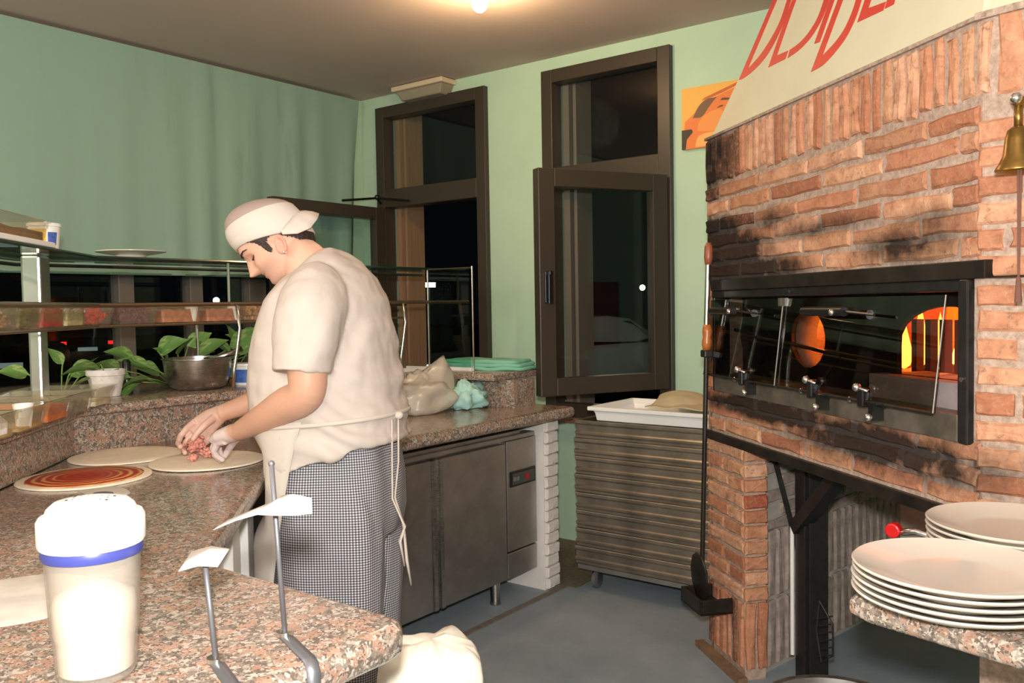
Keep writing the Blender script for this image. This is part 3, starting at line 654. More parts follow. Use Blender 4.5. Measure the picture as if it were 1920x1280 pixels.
# long peel
t = thing('oven_peel', 'long steel oven peel leaning upright against the oven, wooden grip halfway', 'peel', OV(.095, .075, .24))
def PX(d, z): return OV(.095, d, z)
mb = MB(); mb.tube([PX(.075, .30), PX(.05, 1.15)], .0085, 10); mb.build('lower_rod', m_blacksteel, t, smooth=40)
MB().tube([PX(.05, 1.24), PX(.04, 1.49)], .009, 10).build('upper_rod', m_chrome, t, smooth=40)
MB().tube([PX(.041, 1.455), PX(.04, 1.48), PX(.039, 1.52), PX(.039, 1.535)], [.011, .016, .015, .008], 12).build('end_grip', plain('brown_grip', rgb(150, 84, 56), .4), t, smooth=True)
MB().tube([PX(.05, 1.145), PX(.05, 1.165), PX(.048, 1.18), PX(.048, 1.195), PX(.047, 1.215), PX(.047, 1.24)], [.012, .017, .018, .014, .018, .013], 14).build('grip', m_wood, t, smooth=True)
mb = MB(); mb.m = Matrix.Translation(PX(.05, 1.135)) @ Matrix.Rotation(OA, 4, 'Z'); mb.cbox((0, 0, 0), (.04, .032, .026)); mb.build('collar', m_black, t, bevel=.004)
mb = MB(); mb.m = Matrix.Translation(PX(.085, .33)) @ Matrix.Rotation(OA + R(15), 4, 'Z') @ Matrix.Rotation(R(6), 4, 'X'); mb.lathe([(0, -.095), (.03, -.085), (.045, -.04), (.046, .02), (.03, .065), (.008, .08), (0, .08)], n=20, squash=.22); mb.build('blade', m_blacksteel, t, smooth=True)
# grill rack hanging in the pit
t = thing('grill_rack', 'small black wire grill rack hanging on the steel post under the oven', 'rack', OV(.55, -.15, .17))
mb = MB(); mb.m = OM; ring = [(.535, .13, .36), (.585, .145, .30), (.585, .145, .20), (.545, .13, .165), (.525, .125, .26)]; mb.tube(ring + ring[:1], .003, 6); mb.build('rim', m_black, t)
mb = MB(); mb.m = OM
for k in range(6): z = .19 + k * .025; mb.tube([(.532, .128, z - .012), (.584, .145, z + .012)], .0022, 5)
mb.build('wire', m_black, t)
# bell with pull cord on the right facet
t = thing('brass_bell', 'aged brass bell with a long pull cord on the oven wall', 'bell', (-.228, 1.965, 1.57))
B = V((-.228, 1.965, 0))
MB().lathe([(0, 1.655), (.012, 1.655), (.02, 1.648), (.024, 1.63), (.027, 1.60), (.034, 1.585), (.041, 1.573), (.041, 1.569), (.036, 1.571), (.022, 1.60), (0, 1.64)], (B.x, B.y, 0), 32).build('bell_body', m_brass, t, smooth=45)
MB().tube([B + V((0, 0, 1.655)), B + V((0, 0, 1.695))], .008, 10).ball(B + V((0, 0, 1.705)), .013).tube([B + V((0, 0, 1.705)), B + V((.02, .10, 1.71))], .007, 8).build('bracket', m_brass, t, smooth=True)
MB().ball(B + V((-.003, -.006, 1.71)), .012).build('mount_knob', m_chrome, t, smooth=True)
MB().tube([B + V((0, 0, 1.58)), B + V((.002, 0, 1.35))], .0022, 6).tube([B + V((.005, 0, 1.58)), B + V((.002, 0, 1.35))], .0022, 6).tube([B + V((.002, 0, 1.36)), B + V((.002, 0, 1.31))], [.004, .007], 8).build('pull_cord', plain('brown_cord', rgb(110, 74, 60), .9), t)

# poster on the back wall, next to the hood
t = thing('poster', 'square orange print of a man\'s face on the wall beside the oven hood', 'poster', (-1.77, 3.985, 2.23))
px, pz, S = -1.922, 2.083, .30
def pq(u, v, y=0): return (px + u * S, 3.978 - y, pz + v * S)
MB().box((px, 3.978, pz), (px + .32, 3.999, pz + S)).build('canvas', plain('poster_yellow', rgb(236, 178, 76), .5), t)
def flat(name, pts, col, y):
    pts = pts if name in ('face', 'collar') else soften(pts, 2, 75); n = len(pts); MB().add([pq(u, v, y) for u, v in pts] + [pq(u, v, 0) for u, v in pts], [list(range(n)), list(range(n, 2*n))[::-1]] + [(i, (i+1) % n, n+(i+1) % n, n+i) for i in range(n)]).build(name, plain('poster_' + name, col, .5), t)
flat('face', [(.02,.0),(1.05,.0),(1.05,.92),(.7,.82),(.4,.72),(.2,.55),(.06,.45)], rgb(228, 122, 54), .0008)
flat('cheek', [(.28,.28),(.62,.22),(.8,.4),(.7,.6),(.45,.55),(.3,.42)], rgb(236, 148, 66), .0014)
flat('chin', [(.24,.02),(1.0,.02),(1.0,.2),(.5,.24),(.28,.2)], rgb(240, 176, 92), .0014)
flat('hair', [(.2,.5),(.36,.48),(.5,.66),(.62,.78),(.44,.78),(.3,.68)], rgb(110, 76, 50), .0016)
flat('cap', [(.36,.76),(.6,.8),(1.04,.94),(1.04,.98),(.62,.86),(.4,.8)], rgb(200, 92, 44), .0012)
flat('brow', [(.68,.72),(.86,.70),(.86,.73),(.72,.755)], rgb(90, 60, 40), .0018)
flat('eye', [(.62,.60),(.74,.62),(.72,.64),(.66,.63)], rgb(80, 56, 40), .0018)
flat('collar', [(.0,.0),(.07,.0),(.09,.16),(.2,.27),(.18,.32),(.0,.32)], rgb(40, 32, 26), .0016)

# plate shelf at the right, beside the oven
t = thing('plate_shelf', 'small pink granite shelf carrying plates beside the oven', 'shelf', (-.1, 1.75, .76))
MB().slab([(-.435, 1.555), (-.40, 1.528), (.25, 1.34), (.38, 1.85), (-.30, 2.07), (-.345, 1.95)], .760, .800, .014).build('shelf_top', m_gran, t, smooth=40)
MB().box((.0, 1.70, .0), (.3, 1.90, .76)).build('shelf_support', m_plast, t)
def plate_proto(name, label):
    t = thing(name, label, 'plate')
    MB().lathe([(0, .004), (.085, .004), (.09, 0), (.1, 0), (.105, .006), (.15, .019), (.162, .024), (.164, .027), (.161, .029), (.148, .024), (.105, .011), (.09, .009), (0, .009)], n=56).build('plate_body', m_porc, t, smooth=50, world=False)
    return t
pt = plate_proto('dinner_plate', 'top plate of the front stack on the granite shelf'); n_ = 5
NAMES = ['bottom', 'second from the bottom', 'middle', 'second from the top', 'top']
for i in range(n_):
    o = pt if i == n_ - 1 else dup(pt, (0, 0, 0)); o.location = (-.270 + random.uniform(-.002, .002), 1.585 + random.uniform(-.002, .002), .800 + i * .0115)
    o['label'] = 'cream dinner plate, %s of the front stack on the granite shelf' % NAMES[i]; o['group'] = 'plates stacked on the granite shelf'
NAMES6 = ['bottom', 'second from the bottom', 'third from the bottom', 'third from the top', 'second from the top', 'top']
for i in range(6):
    o = dup(pt, (-.215 + random.uniform(-.002, .002), 1.905 + random.uniform(-.002, .002), .800 + i * .0115))
    o['label'] = 'cream dinner plate, %s of the rear stack on the granite shelf' % NAMES6[i]; o['group'] = 'plates stacked on the granite shelf'
t = thing('tap', 'tap with a red knob half hidden behind the rear plates', 'tap', (-.52, 2.32, .74))
q = V((-.395, 2.02, .80))
q = V((-.50, 2.16, .765)); MB().tube([q, q + V((.05, -.01, .012)), q + V((.12, -.02, .0))], .009, 8).build('pipe', m_chrome, t, smooth=True)
MB().tube([q + V((-.004, -.012, .006)), q + V((0, .012, .006))], .018, 14).build('knob', plain('red_plastic', rgb(190, 24, 24), .35), t, bevel=.004)
mb = MB(); mb.tube([(-.19, 2.065, .84), (-.11, 2.03, .93)], [.012, .014], 10); tag(mb.build('wooden_stick', m_wood, smooth=40), 'end of a wooden stick leaning behind the rear plate stack', 'stick')
# bucket with a brush under the shelf
t = thing('steel_bucket', 'wide stainless bucket on the floor under the plate shelf', 'bucket', (-.63, 2.15, .0))
MB().lathe([(0, .01), (.13, .01), (.175, .28), (.185, .285), (.185, .292), (.17, .29), (.125, .02), (0, .02), (0, .0)], (-.63, 2.15, .02), 40).build('bucket_body', m_steel_d, t, smooth=40)
t = thing('brush', 'dish brush with white bristles standing in the steel bucket', 'brush', (-.55, 2.12, .25))
MB().tube([(-.60, 2.14, .08), (-.55, 2.12, .33)], .012, 8).build('brush_handle', m_wood, t)
mb = MB()
for i in range(60):
    d = V((random.uniform(-1, 1), random.uniform(-1, 1), random.uniform(-.2, 1))).normalized(); c = V((-.55, 2.12, .335)); mb.tube([c, c + d * .035], .0018, 4)
mb.build('bristles', m_wpl, t)['kind'] = 'stuff'

# ------------------------------------------------------------------ granite counter: worktop with upstand and raised ledge
ct = thing('granite_counter', 'angled pink granite worktop with a raised granite ledge around it', 'counter', (-2.5, 1.6, .85))
MB().slab([(-2.92, 1.42), (-1.70, .2), (-.89, .2), (-.89, .875), (-.895, .90), (-.915, .922), (-.94, .928), (-1.44, .928), (-2.17, 1.64), (-2.17, 3.34), (-2.92, 3.34)], .797, .85, .02, 4).build('worktop', m_gran, ct, smooth=40)
mb = MB(); mb.box((-2.92, 1.36, .85), (-2.88, 3.19, .976)); mb.box((-2.88, 3.15, .85), (-2.375, 3.19, .976)); mb.box((-2.415, 3.19, .85), (-2.375, 3.315, .976))
mb.prism([(-2.88, 1.385), (-2.92, 1.40), (-2.95, 1.37), (-1.93, .35), (-1.90, .405)], .85, .976); mb.build('backsplash', m_gran, ct)
MB().slab([(-1.85, .395), (-2.845, 1.39), (-2.845, 3.06), (-2.42, 3.06), (-2.42, 3.46), (-3.5, 3.46), (-3.5, 1.34), (-2.2, .04)], .976, 1.01, .008).build('ledge', m_gran, ct, smooth=40)
MB().prism([(-2.98, 1.34), (-3.06, 1.34), (-2.0, .28), (-1.94, .34)], 0, .975).box((-3.06, 1.36, 0), (-2.93, 3.4, .975)).build('outer_wall', m_plast, ct)
MB().prism([(-2.30, 1.66), (-1.62, 1.00), (-1.70, .90), (-2.38, 1.58)], 0, .797).build('inner_panel', m_white, ct)
for q in ((-1.75, 1.13), (-1.95, 1.325), (-2.13, 1.50)):
    mb = MB(); mb.m = Matrix.Translation((q[0], q[1], 0)) @ Matrix.Rotation(R(-44), 4, 'Z'); mb.box((-.055, -.01, 0), (.055, .022, .78)); mb.build('panel_board', m_white, ct, bevel=.003)
MB().box((-1.60, .30, 0), (-.985, .82, .797)).build('bar_base', m_gran_d, ct)
# painted brick end pillar
t = thing('counter_pillar', 'white painted brick pillar carrying the far end of the counter', 'pillar', (-2.4, 3.26, 0))
MB().box((-2.9, 3.215, 0), (-2.262, 3.312, .797)).build('pillar_core', m_plast, t)
PM = Matrix.Translation((-2.252, 3.225, 0)) @ Matrix.Rotation(R(90), 4, 'Z')
for k in range(15): brick(t, PM, .042 + random.uniform(-.003, .003), .030 + k * .0522, .094 * random.uniform(.93, 1.05), .047, .03, m_plast, (1, 1, 1, 1), R(random.uniform(-2, 2)), random.uniform(.004, .012))
# undercounter fridge
t = thing('undercounter_fridge', 'stainless undercounter fridge with two doors and a control panel', 'fridge', (-2.57, 2.58, 0))
FX = -2.29
MB().box((-2.87, 1.96, .105), (FX - .03, 3.20, .735)).box((FX - .06, 1.96, .725), (FX, 3.19, .745)).build('cabinet', m_steel_d, t, bevel=.003)
MB().box((-2.87, 1.96, .745), (FX - .02, 3.1, .757)).build('cover_sheet', m_steel_d, t)
for y0, y1 in ((1.975, 2.485), (2.55, 2.968)):
    d = MB().box((FX - .03, y0, .11), (FX, y1, .715)).build('door', m_steel_d, t, bevel=.004)
    yy = y1 if y0 < 2.2 else y0; s_ = -1 if y0 < 2.2 else 1
    MB().box((FX - .028, min(yy, yy - s_ * .024), .11), (FX + .008, max(yy, yy - s_ * .024), .715)).build('handle', m_steel, d, bevel=.004)
MB().box((FX - .05, 2.49, .11), (FX - .022, 2.545, .715)).build('gasket', m_blackpl, t)
MB().box((FX - .03, 2.509, .11), (FX - .004, 2.527, .715)).build('centre_post', m_steel, t, bevel=.003)
p = MB().box((FX - .03, 2.978, .23), (FX - .001, 3.198, .722)).build('side_panel', m_steel_d, t, bevel=.003)
MB().box((FX - .03, 2.978, .11), (FX - .003, 3.198, .222)).build('vent_panel', m_steel_d, t, bevel=.003)
MB().box((FX - .005, 2.995, .515), (FX + .005, 3.185, .585)).build('control_frame', m_blackpl, p, bevel=.003)
MB().box((FX, 3.008, .525), (FX + .007, 3.172, .575)).build('control_face', plain('panel_grey', rgb(70, 70, 68), .4), p)
MB().box((FX + .004, 3.10, .535), (FX + .009, 3.135, .565)).build('red_display', plain('led_red', rgb(110, 26, 24), .3, emit=(1, .05, .05, 1), es=.06), p)
for y in (3.022, 3.046, 3.07, 3.15):
    mb = MB(); mb.cbox((FX + .006, y, .55), (.008, .016, .018)); mb.build('button', plain('panel_button%d' % (y > 3.06), rgb(30, 90, 60) if y > 3.06 else rgb(110, 110, 106), .4), p)
for y in (2.06, 2.94): MB().lathe([(0, 0), (.024, 0), (.026, .008), (.022, .018), (.022, .11), (0, .11)], (FX - .05, y, 0), 20).build('leg', m_steel, t, smooth=40)

# ------------------------------------------------------------------ dough trays on a trolley
t = thing('tray_trolley', 'low wheeled trolley under the stacked steel dough trays', 'trolley', (-1.79, 3.53, 0))
MB().box((-2.155, 3.33, .095), (-1.475, 3.74, .115)).build('base_frame', m_steel_d, t)
for x, y in ((-2.085, 3.385), (-1.545, 3.40), (-2.085, 3.69), (-1.545, 3.69)):
    mb = MB(); mb.m = Matrix.Translation((x, y, .04)) @ Matrix.Rotation(R(90), 4, 'Y') @ Matrix.Rotation(R(0), 4, 'Z'); mb.lathe([(0, -.012), (.03, -.012), (.04, -.008), (.04, .008), (.03, .012), (0, .012)], n=24)
    c = mb.build('caster', plain('grey_rubber', rgb(92, 92, 92), .6), t, smooth=40)
    MB().box((x - .018, y - .02, .03), (x - .014, y + .02, .096)).box((x + .014, y - .02, .03), (x + .018, y + .02, .096)).box((x - .018, y - .02, .088), (x + .018, y + .02, .096)).build('caster_fork', m_steel, c)
def tray_mesh():
    mb = MB(); x, y = .355, .205; rng = [(x - .004, y - .004, 0), (x - .004, y - .004, .012), (x, y, .02), (x, y, .028), (x - .005, y - .005, .034), (x - .005, y - .005, .062), (x, y, .066), (x, y, .082), (x - .004, y - .004, .084), (x - .012, y - .012, .08), (x - .014, y - .014, .006)]
    mb.loft([[(-a_, -b_, z), (a_, -b_, z), (a_, b_, z), (-a_, b_, z)] for a_, b_, z in rng]); return mb
TN = ['lowest', 'second', 'third', 'fourth', 'fifth', 'sixth', 'seventh', 'topmost']
proto = tray_mesh().build('dough_tray', m_cart, world=False, bevel=.003)
for i in range(8):
    o = proto if i == 0 else proto.copy()
    if i: C.objects.link(o)
    o.location = (-1.815 + random.uniform(-.004, .004), 3.54 + random.uniform(-.003, .003), .116 + i * .084); o.rotation_euler = (0, 0, R(random.uniform(-.3, .3)))
    tag(o, 'ribbed steel dough tray, %s of the stack on the trolley' % TN[i] if i in (0, 7) else 'ribbed steel dough tray, %s from the floor in the trolley stack' % TN[i], 'tray', 'steel dough trays stacked on the trolley')
zb = .117 + 8 * .084
t = thing('dough_box', 'white plastic dough box on top of the steel tray stack', 'box', (-1.75, 3.53, zb))
mb = MB(); x, y = .325, .20
mb.loft([[(-1.75 + sx * a_, 3.53 + sy * b_, z) for sx, sy in ((-1, -1), (1, -1), (1, 1), (-1, 1))] for a_, b_, z in [(x - .02, y - .02, zb), (x - .012, y - .012, zb + .045), (x + .012, y + .012, zb + .048), (x + .012, y + .012, zb + .066), (x, y, zb + .066), (x - .02, y - .02, zb + .02)]]); mb.build('box_body', m_wpl, t, bevel=.004)
def cloth_lump(name, mat, cx, cy, z0, ax, ay, hfun, n=44, rot=0, edge=1.0, solid=.004):
    mb = MB(); vs = []; fs = []
    for j in range(n + 1):
        for i in range(n + 1):
            u, v = i / n * 2 - 1, j / n * 2 - 1
            h = hfun(u, v); x = ax * u * (1 + .04 * sin(v * 7 + 1)); y = ay * v * (1 + .04 * sin(u * 6))
            vs.append((cx + x * cos(rot) - y * sin(rot), cy + x * sin(rot) + y * cos(rot), z0 + h))
    for j in range(n):
        for i in range(n): fs.append((j*(n+1)+i, j*(n+1)+i+1, (j+1)*(n+1)+i+1, (j+1)*(n+1)+i))
    mb.add(vs, fs); return mb.build(name, mat, smooth=True, fix=False, solid=solid)
nz = lambda x, y, s, k=0: noise.noise(V((x * s, y * s, k)))
m_canvas = plain('beige_canvas', rgb(200, 184, 148), .9, var=.06, scale=30, bmp=.1)
o = cloth_lump('proofing_cloth', m_canvas, -1.62, 3.54, zb + .068, .20, .17, lambda u, v: .005 + .045 * max(0, 1 - ((u + .55) ** 2 * 1.8 + (v - .2) ** 2)) + .008 * nz(u, v, 2.5) + .012 * max(0, 1 - (v * .9) ** 2) , rot=R(4))
tag(o, 'folded beige canvas cloth lying in the white dough box', 'cloth')

# ------------------------------------------------------------------ glass food display above the ledge
t = rk = thing('food_display', 'steel and glass food display running along the counter ledge', 'display rack', (-2.95, 1.5, 1.01))
Q = V((-2.9, 1.49, 0)); DD = V((.7071, -.7071, 0)); DO = V((-.7071, -.7071, 0))
def DP(tt, o, z): return Q + DD * tt + DO * o + V((0, 0, z))     # along the diagonal wing; o outwards
zs = 1.505
def p2(v): return (v.x, v.y)
MB().prism([p2(DP(1.2, 0, 0)), p2(Q), (-2.9, 3.43), (-3.2, 3.43), (-3.2, 1.36), p2(DP(1.2, .30, 0))][::1], zs, zs + .010).build('glass_shelf', m_sglass, rk)
MB().tube([DP(1.2, -.003, zs + .004), Q + V((.003, 0, zs + .004)), V((-2.897, 3.43, zs + .004))], .0055, 6).build('shelf_edge', m_edge, rk)
MB().tube([DP(1.2, .30, zs - .012), V((-3.2, 1.36, zs - .012)), V((-3.2, 3.43, zs - .012))], .007, 6).build('shelf_bearer', m_black, rk)
m_rail = plain('bronze_rail', rgb(128, 108, 84), .3, .8)
MB().tube([DP(1.2, -.008, 1.345), Q + V((.008, 0, 1.345)), V((-2.892, 3.45, 1.345))], .008, 8).build('front_rail', m_rail, rk)
MB().tube([DP(1.2, .2, 1.335), V((-3.1, 1.41, 1.335)), V((-3.1, 3.2, 1.335))], .007, 8).build('rear_rail', m_rail, rk)
MB().tube([DP(1.2, -.0, 1.272), Q + V((0, 0, 1.272)), V((-2.9, 2.98, 1.272))], .005, 8).build('lower_rail', m_rail, rk)
mb = MB(); mb.m = Matrix.Translation((-2.885, 1.285, 0)) @ Matrix.Rotation(R(-45), 4, 'Z'); mb.box((-.042, -.03, 1.345), (.042, .03, zs)); mb.box((-.03, -.02, 1.01), (.03, .02, 1.30)); mb.build('square_post', plain('satin_steel', rgb(206, 202, 200), .34, 1), rk, bevel=.008)
for (x, y, z0, z1, bend) in ((-2.872, 2.01, 1.011, 1.34, .018), (-2.872, 2.93, 1.011, 1.34, .018)):
    MB().tube([(x, y - .012, z0), (x, y - .006, z0 + .08), (x + .004, y + .008, z0 + .16), (x + .01, y + bend, z0 + .24), (x - .005, y + bend, z1)], .0065, 8).build('curved_rod', m_chrome, rk, smooth=True)
for x, y, z0, z1 in ((-3.2, 2.06, 1.011, 1.272), (-3.0, 2.08, 1.345, 1.505), (-3.05, 2.75, 1.345, 1.505)): MB().tube([(x, y, z0), (x, y, z1)], .006, 8).build('upright_rod', m_chrome, rk, smooth=40)
for x, y in ((-2.9, 3.15), (-2.63, 3.17)): MB().tube([(x, y, 1.012), (x, y, zs + .008)], .0045, 8).build('corner_rod', m_chrome, rk, smooth=40)
MB().box((-2.895, 3.15, 1.03), (-2.635, 3.156, zs)).build('end_pane', m_sglass, rk)
MB().tube([(-2.895, 3.152, zs), (-2.635, 3.168, zs)], .004, 6).build('pane_edge', m_rail, rk)
MB().box((-2.905, 2.9, 1.011), (-2.885, 3.16, 1.028)).box((-2.9, 3.14, 1.011), (-2.62, 3.16, 1.028)).box((-3.05, 3.14, 1.011), (-2.9, 3.155, 1.024)).build('base_rail', m_white, rk)
# clear food pans
def pan(label, origin, ax, out, L, W_, h, food, col, fill=.6, group=None, cup=None):
    t = thing('food_pan', label, 'food pan', origin, group); o = V(origin)
    def P(a_, b_, z): return o + ax * a_ + out * b_ + V((0, 0, z))
    def ring(i, z): return [P(-i, -i, z), P(L + i, -i, z), P(L + i, W_ + i, z), P(-i, W_ + i, z)]
    mb = MB(); mb.loft([ring(-.012, 0), ring(-.004, h * .65), ring(-.001, h * .66), ring(0, h - .006), ring(.006, h - .005), ring(.006, h), ring(-.004, h), ring(-.016, .004)]); mb.build('pan', m_pc, t)
    if food:
        mb = MB(); rnd = random.Random(label)
        if food == 'smooth':
            vs = []; n = 10
            top_ = [[P(.013 + (L - .026) * i / n, .013 + (W_ - .026) * j / n, .004 + (h - .008) * fill * (.9 + .2 * noise.noise(V((i * .5, j * .5, L * 9))))) for i in range(n + 1)] for j in range(n + 1)]
            f = [p for r_ in top_ for p in r_]; mb.add(f, [(j*(n+1)+i, j*(n+1)+i+1, (j+1)*(n+1)+i+1, (j+1)*(n+1)+i) for j in range(n) for i in range(n)])
            bs = [top_[0][i] for i in range(n + 1)] + [top_[j][n] for j in range(1, n + 1)] + [top_[n][i] for i in range(n - 1, -1, -1)] + [top_[j][0] for j in range(n - 1, 0, -1)]
            m_ = len(bs); mb.add(bs + [V((p.x, p.y, o.z + .004)) for p in bs], [(i, (i+1) % m_, m_+(i+1) % m_, m_+i) for i in range(m_)])
        else:
            for i in range(int(L * W_ * 5200)):
                c = P(rnd.uniform(.02, L - .02), rnd.uniform(.02, W_ - .02), .01 + rnd.random() * h * fill); s = rnd.uniform(.009, .016)
                if food == 'strip': d = V((rnd.uniform(-1, 1), rnd.uniform(-1, 1), rnd.uniform(-.4, .4))).normalized() * .016; mb.tube([c - d, c + V((0, 0, .004)), c + d], .0042, 5)
                else: mb.ball(c, (s, s * .8, s * .7), 6)
        f = mb.build('food', plain('food_' + col[0], col[1], .5, var=.35, scale=60), t, smooth=food == 'smooth'); f['kind'] = 'stuff'
    if cup:
        c = P(cup, .03, 0); MB().lathe([(0, .006), (.018, .006), (.026, h + .006), (.023, h + .006), (.016, .01), (0, .01)], (c.x, c.y, c.z), 20).build('inner_cup', m_wpl, t, smooth=40)
    return t
GM = 'clear pans hung on the middle rail'
ZM = 1.276; HM = .066
RED = ('tomato', rgb(196, 44, 36)); WHT = ('cheese', rgb(226, 214, 170))
for lab, t0, t1, fd, col, fl in (('clear pan of brown mushroom strips at the left end of the middle rail', .585, .75, 'strip', ('mushroom', rgb(176, 132, 84)), .55),
        ('clear pan of chopped green olives on the middle rail', .425, .578, 'bits', ('olive', rgb(120, 116, 58)), .75),
        ('clear pan of red tomato sauce on the middle rail', .235, .418, 'smooth', RED, 1.0), ('clear pan of pale grated cheese on the middle rail', .055, .228, 'smooth', WHT, .95)):
    pan(lab, DP(t0, .012, ZM), DD, DO, t1 - t0, .16, HM, fd, col, fl, GM)
pan('clear pan of bright red peppers at the corner of the middle rail', (-2.912, 1.435, ZM), V((0, 1, 0)), V((-1, 0, 0)), .12, .15, HM, 'bits', ('pepper', rgb(206, 46, 34)), .7, GM)
for lab, y0, y1, fd, col, cup in (('clear pan of purple and white sliced onion on the middle rail', 1.568, 1.722, 'bits', ('onion', rgb(120, 62, 78)), None),
        ('clear pan of orange minced meat with a white cup, right of the onions', 1.728, 1.908, 'smooth', ('mince', rgb(190, 120, 84)), .145),
        ('clear pan of pinkish minced meat with a white cup, left of the mushrooms', 1.914, 2.09, 'smooth', ('ham', rgb(196, 122, 92)), .145),
        ('clear pan of sliced mushrooms on the middle rail beside the chef', 2.096, 2.30, 'bits', ('mushrooms_cut', rgb(196, 150, 108)), None)):
    pan(lab, (-2.912, y0, ZM), V((0, 1, 0)), V((-1, 0, 0)), y1 - y0, .15, HM, fd, col, .85, GM, cup)
GL = 'clear pans standing on the counter ledge'
o5 = lambda xx: V((xx, -1.345 - xx, 1.011))
for lab, xa, fd, col, fl, cup in (('clear ledge pan with a little white cheese, nearest the steel bowl', -2.745, 'smooth', ('feta', rgb(226, 214, 178)), .3, None),
        ('clear ledge pan of green olives, second from the steel bowl', -2.60, 'bits', ('green_olive', rgb(112, 110, 72)), .4, None),
        ('clear ledge pan of orange carrots in oil, third from the steel bowl', -2.468, 'smooth', ('carrot', rgb(222, 112, 36)), .75, None),
        ('clear ledge pan holding a white tub, left of the carrots', -2.335, 'smooth', ('oil', rgb(190, 150, 80)), .15, .09),
        ('clear ledge pan of yellow pickles with a printed white packet, near the left edge', -2.20, 'smooth', ('pickle', rgb(196, 160, 70)), .35, None),
        ('clear ledge pan of yellow sauce at the left edge of the photo', -2.06, 'smooth', ('sauce', rgb(200, 164, 76)), .5, None)):
    t = pan(lab, o5(xa), DD * -1, DO, .178, .26, .064, fd, col, fl, GL, cup)
    if 'packet' in lab:
        MB().add([o5(xa) + DO * .006 + DD * -.02 + V((0, 0, .014)), o5(xa) + DO * .006 + DD * -.12 + V((0, 0, .012)), o5(xa) + DO * .010 + DD * -.135 + V((0, 0, .04)), o5(xa) + DO * .012 + DD * -.10 + V((0, 0, .06)), o5(xa) + DO * .012 + DD * -.03 + V((0, 0, .055))], [(0, 1, 2, 3, 4)]).build('packet', plain('printed_packet', rgb(228, 224, 220), .6, var=.25, scale=70), t, solid=.002)
# on the glass shelf
mb = MB(); mb.prism([p2(DP(.86, .0, 0)), p2(DP(.35, .0, 0)), p2(DP(.35, .22, 0)), p2(DP(.86, .22, 0))], zs + .011, zs + .027); tag(mb.build('white_board', m_wpl, bevel=.003), 'thin white board lying on the glass shelf under the top pan', 'board')
pan('clear pan of dried herbs on the white board, left of the yellow labelled tub', DP(.345, .02, zs + .028), DD, DO, .5, .16, .062, 'smooth', ('herbs', rgb(150, 112, 66)), .5)
t = thing('plastic_tub', 'white plastic tub with a yellow and blue label on the glass shelf', 'tub', (-2.84, 1.30, zs + .011))
tc = DP(.18, .095, zs + .011)
t.location = tc
MB().lathe([(0, 0), (.040, 0), (.047, .078), (.050, .079), (.050, .088), (.047, .09), (0, .09)], tc, 32).build('tub_body', m_wpl, t, smooth=40)
def wrap(name, c, r0, r1, z0, z1, a0, a1, mat, parent, n=10):
    vs = [(c.x + r0 * cos(a0 + (a1 - a0) * i / n), c.y + r0 * sin(a0 + (a1 - a0) * i / n), c.z + z0) for i in range(n + 1)] + [(c.x + r1 * cos(a0 + (a1 - a0) * i / n), c.y + r1 * sin(a0 + (a1 - a0) * i / n), c.z + z1) for i in range(n + 1)]
    return MB().add(vs, [(i, i + 1, n + 2 + i, n + 1 + i) for i in range(n)]).build(name, mat, parent, smooth=True, fix=False)
wrap('yellow_label', tc, .0425, .0475, .02, .07, R(-75), R(-18), plain('yellow_print', rgb(226, 182, 30), .5, var=.15, scale=90), t)
wrap('blue_label', tc, .0425, .0475, .02, .06, R(-12), R(25), plain('blue_print', rgb(70, 96, 170), .5, var=.4, scale=90), t)
wrap('blue_label', tc, .0422, .0455, .01, .045, R(-100), R(-78), plain('blue_print', rgb(70, 96, 170), .5), t)
MB().lathe([(0, 0), (.045, 0), (.05, .006), (.055, .014), (.09, .02), (.122, .026), (.122, .029), (.085, .025), (.04, .016), (0, .016)], (-3.05, 1.70, zs + .0105), 40).build('glass_plate', m_porc, smooth=45)
tag(bpy.data.objects['glass_plate'], 'wide cream footed plate alone on the glass shelf', 'plate'); bpy.data.objects['glass_plate'].name = 'footed_plate'

# ------------------------------------------------------------------ plants, bowl and tubs on the ledge
def leaf_mesh(L, W_, seed):
    rnd = random.Random(seed); mb = MB(); n = 8; rows = []; dr = rnd.uniform(.15, .5)
    for i in range(n + 1):
        t_ = i / n; w_ = W_ * (sin(pi * t_ ** .72)) * (1 - .15 * t_) if 0 < i < n else .0006
        z = -dr * L * (t_ - .2) ** 2; rows.append([(-w_ * .5, L * t_ - (.06 * L if i == 0 else 0), z + w_ * .12), (-w_ * .25, L * t_, z + w_ * .03), (0, L * t_, z - w_ * .06), (w_ * .25, L * t_, z + w_ * .03), (w_ * .5, L * t_, z + w_ * .12)])
    vs = [p for r_ in rows for p in r_]; mb.add(vs, [(i*5+k, i*5+k+1, (i+1)*5+k+1, (i+1)*5+k) for i in range(n) for k in range(4)])
    me = mb.mesh('leaf'); me.shade_smooth(); return me
def leaf_mat(name, c0, c1):
    m, nt, b = nodes(name); co = coord(nt, (1, .25, 1)); h = noise_(nt, co, 60, 4, .7); oi = N(nt, 'ShaderNodeObjectInfo')
    c = ramp(nt, h, [(.5, c0), (.66, c1)]); nt.links.new(mix(nt, .35, c, oi.outputs['Color'], 'MULTIPLY'), b.inputs['Base Color']); b.inputs['Roughness'].default_value = .38; return m
m_leaf = leaf_mat('pothos_leaf', rgb(104, 142, 72), rgb(168, 182, 112))
LM = [leaf_mesh(.13, .085, k) for k in range(4)]
for me in LM: me.materials.append(m_leaf)
m_stem = plain('green_stem', rgb(120, 146, 74), .5)
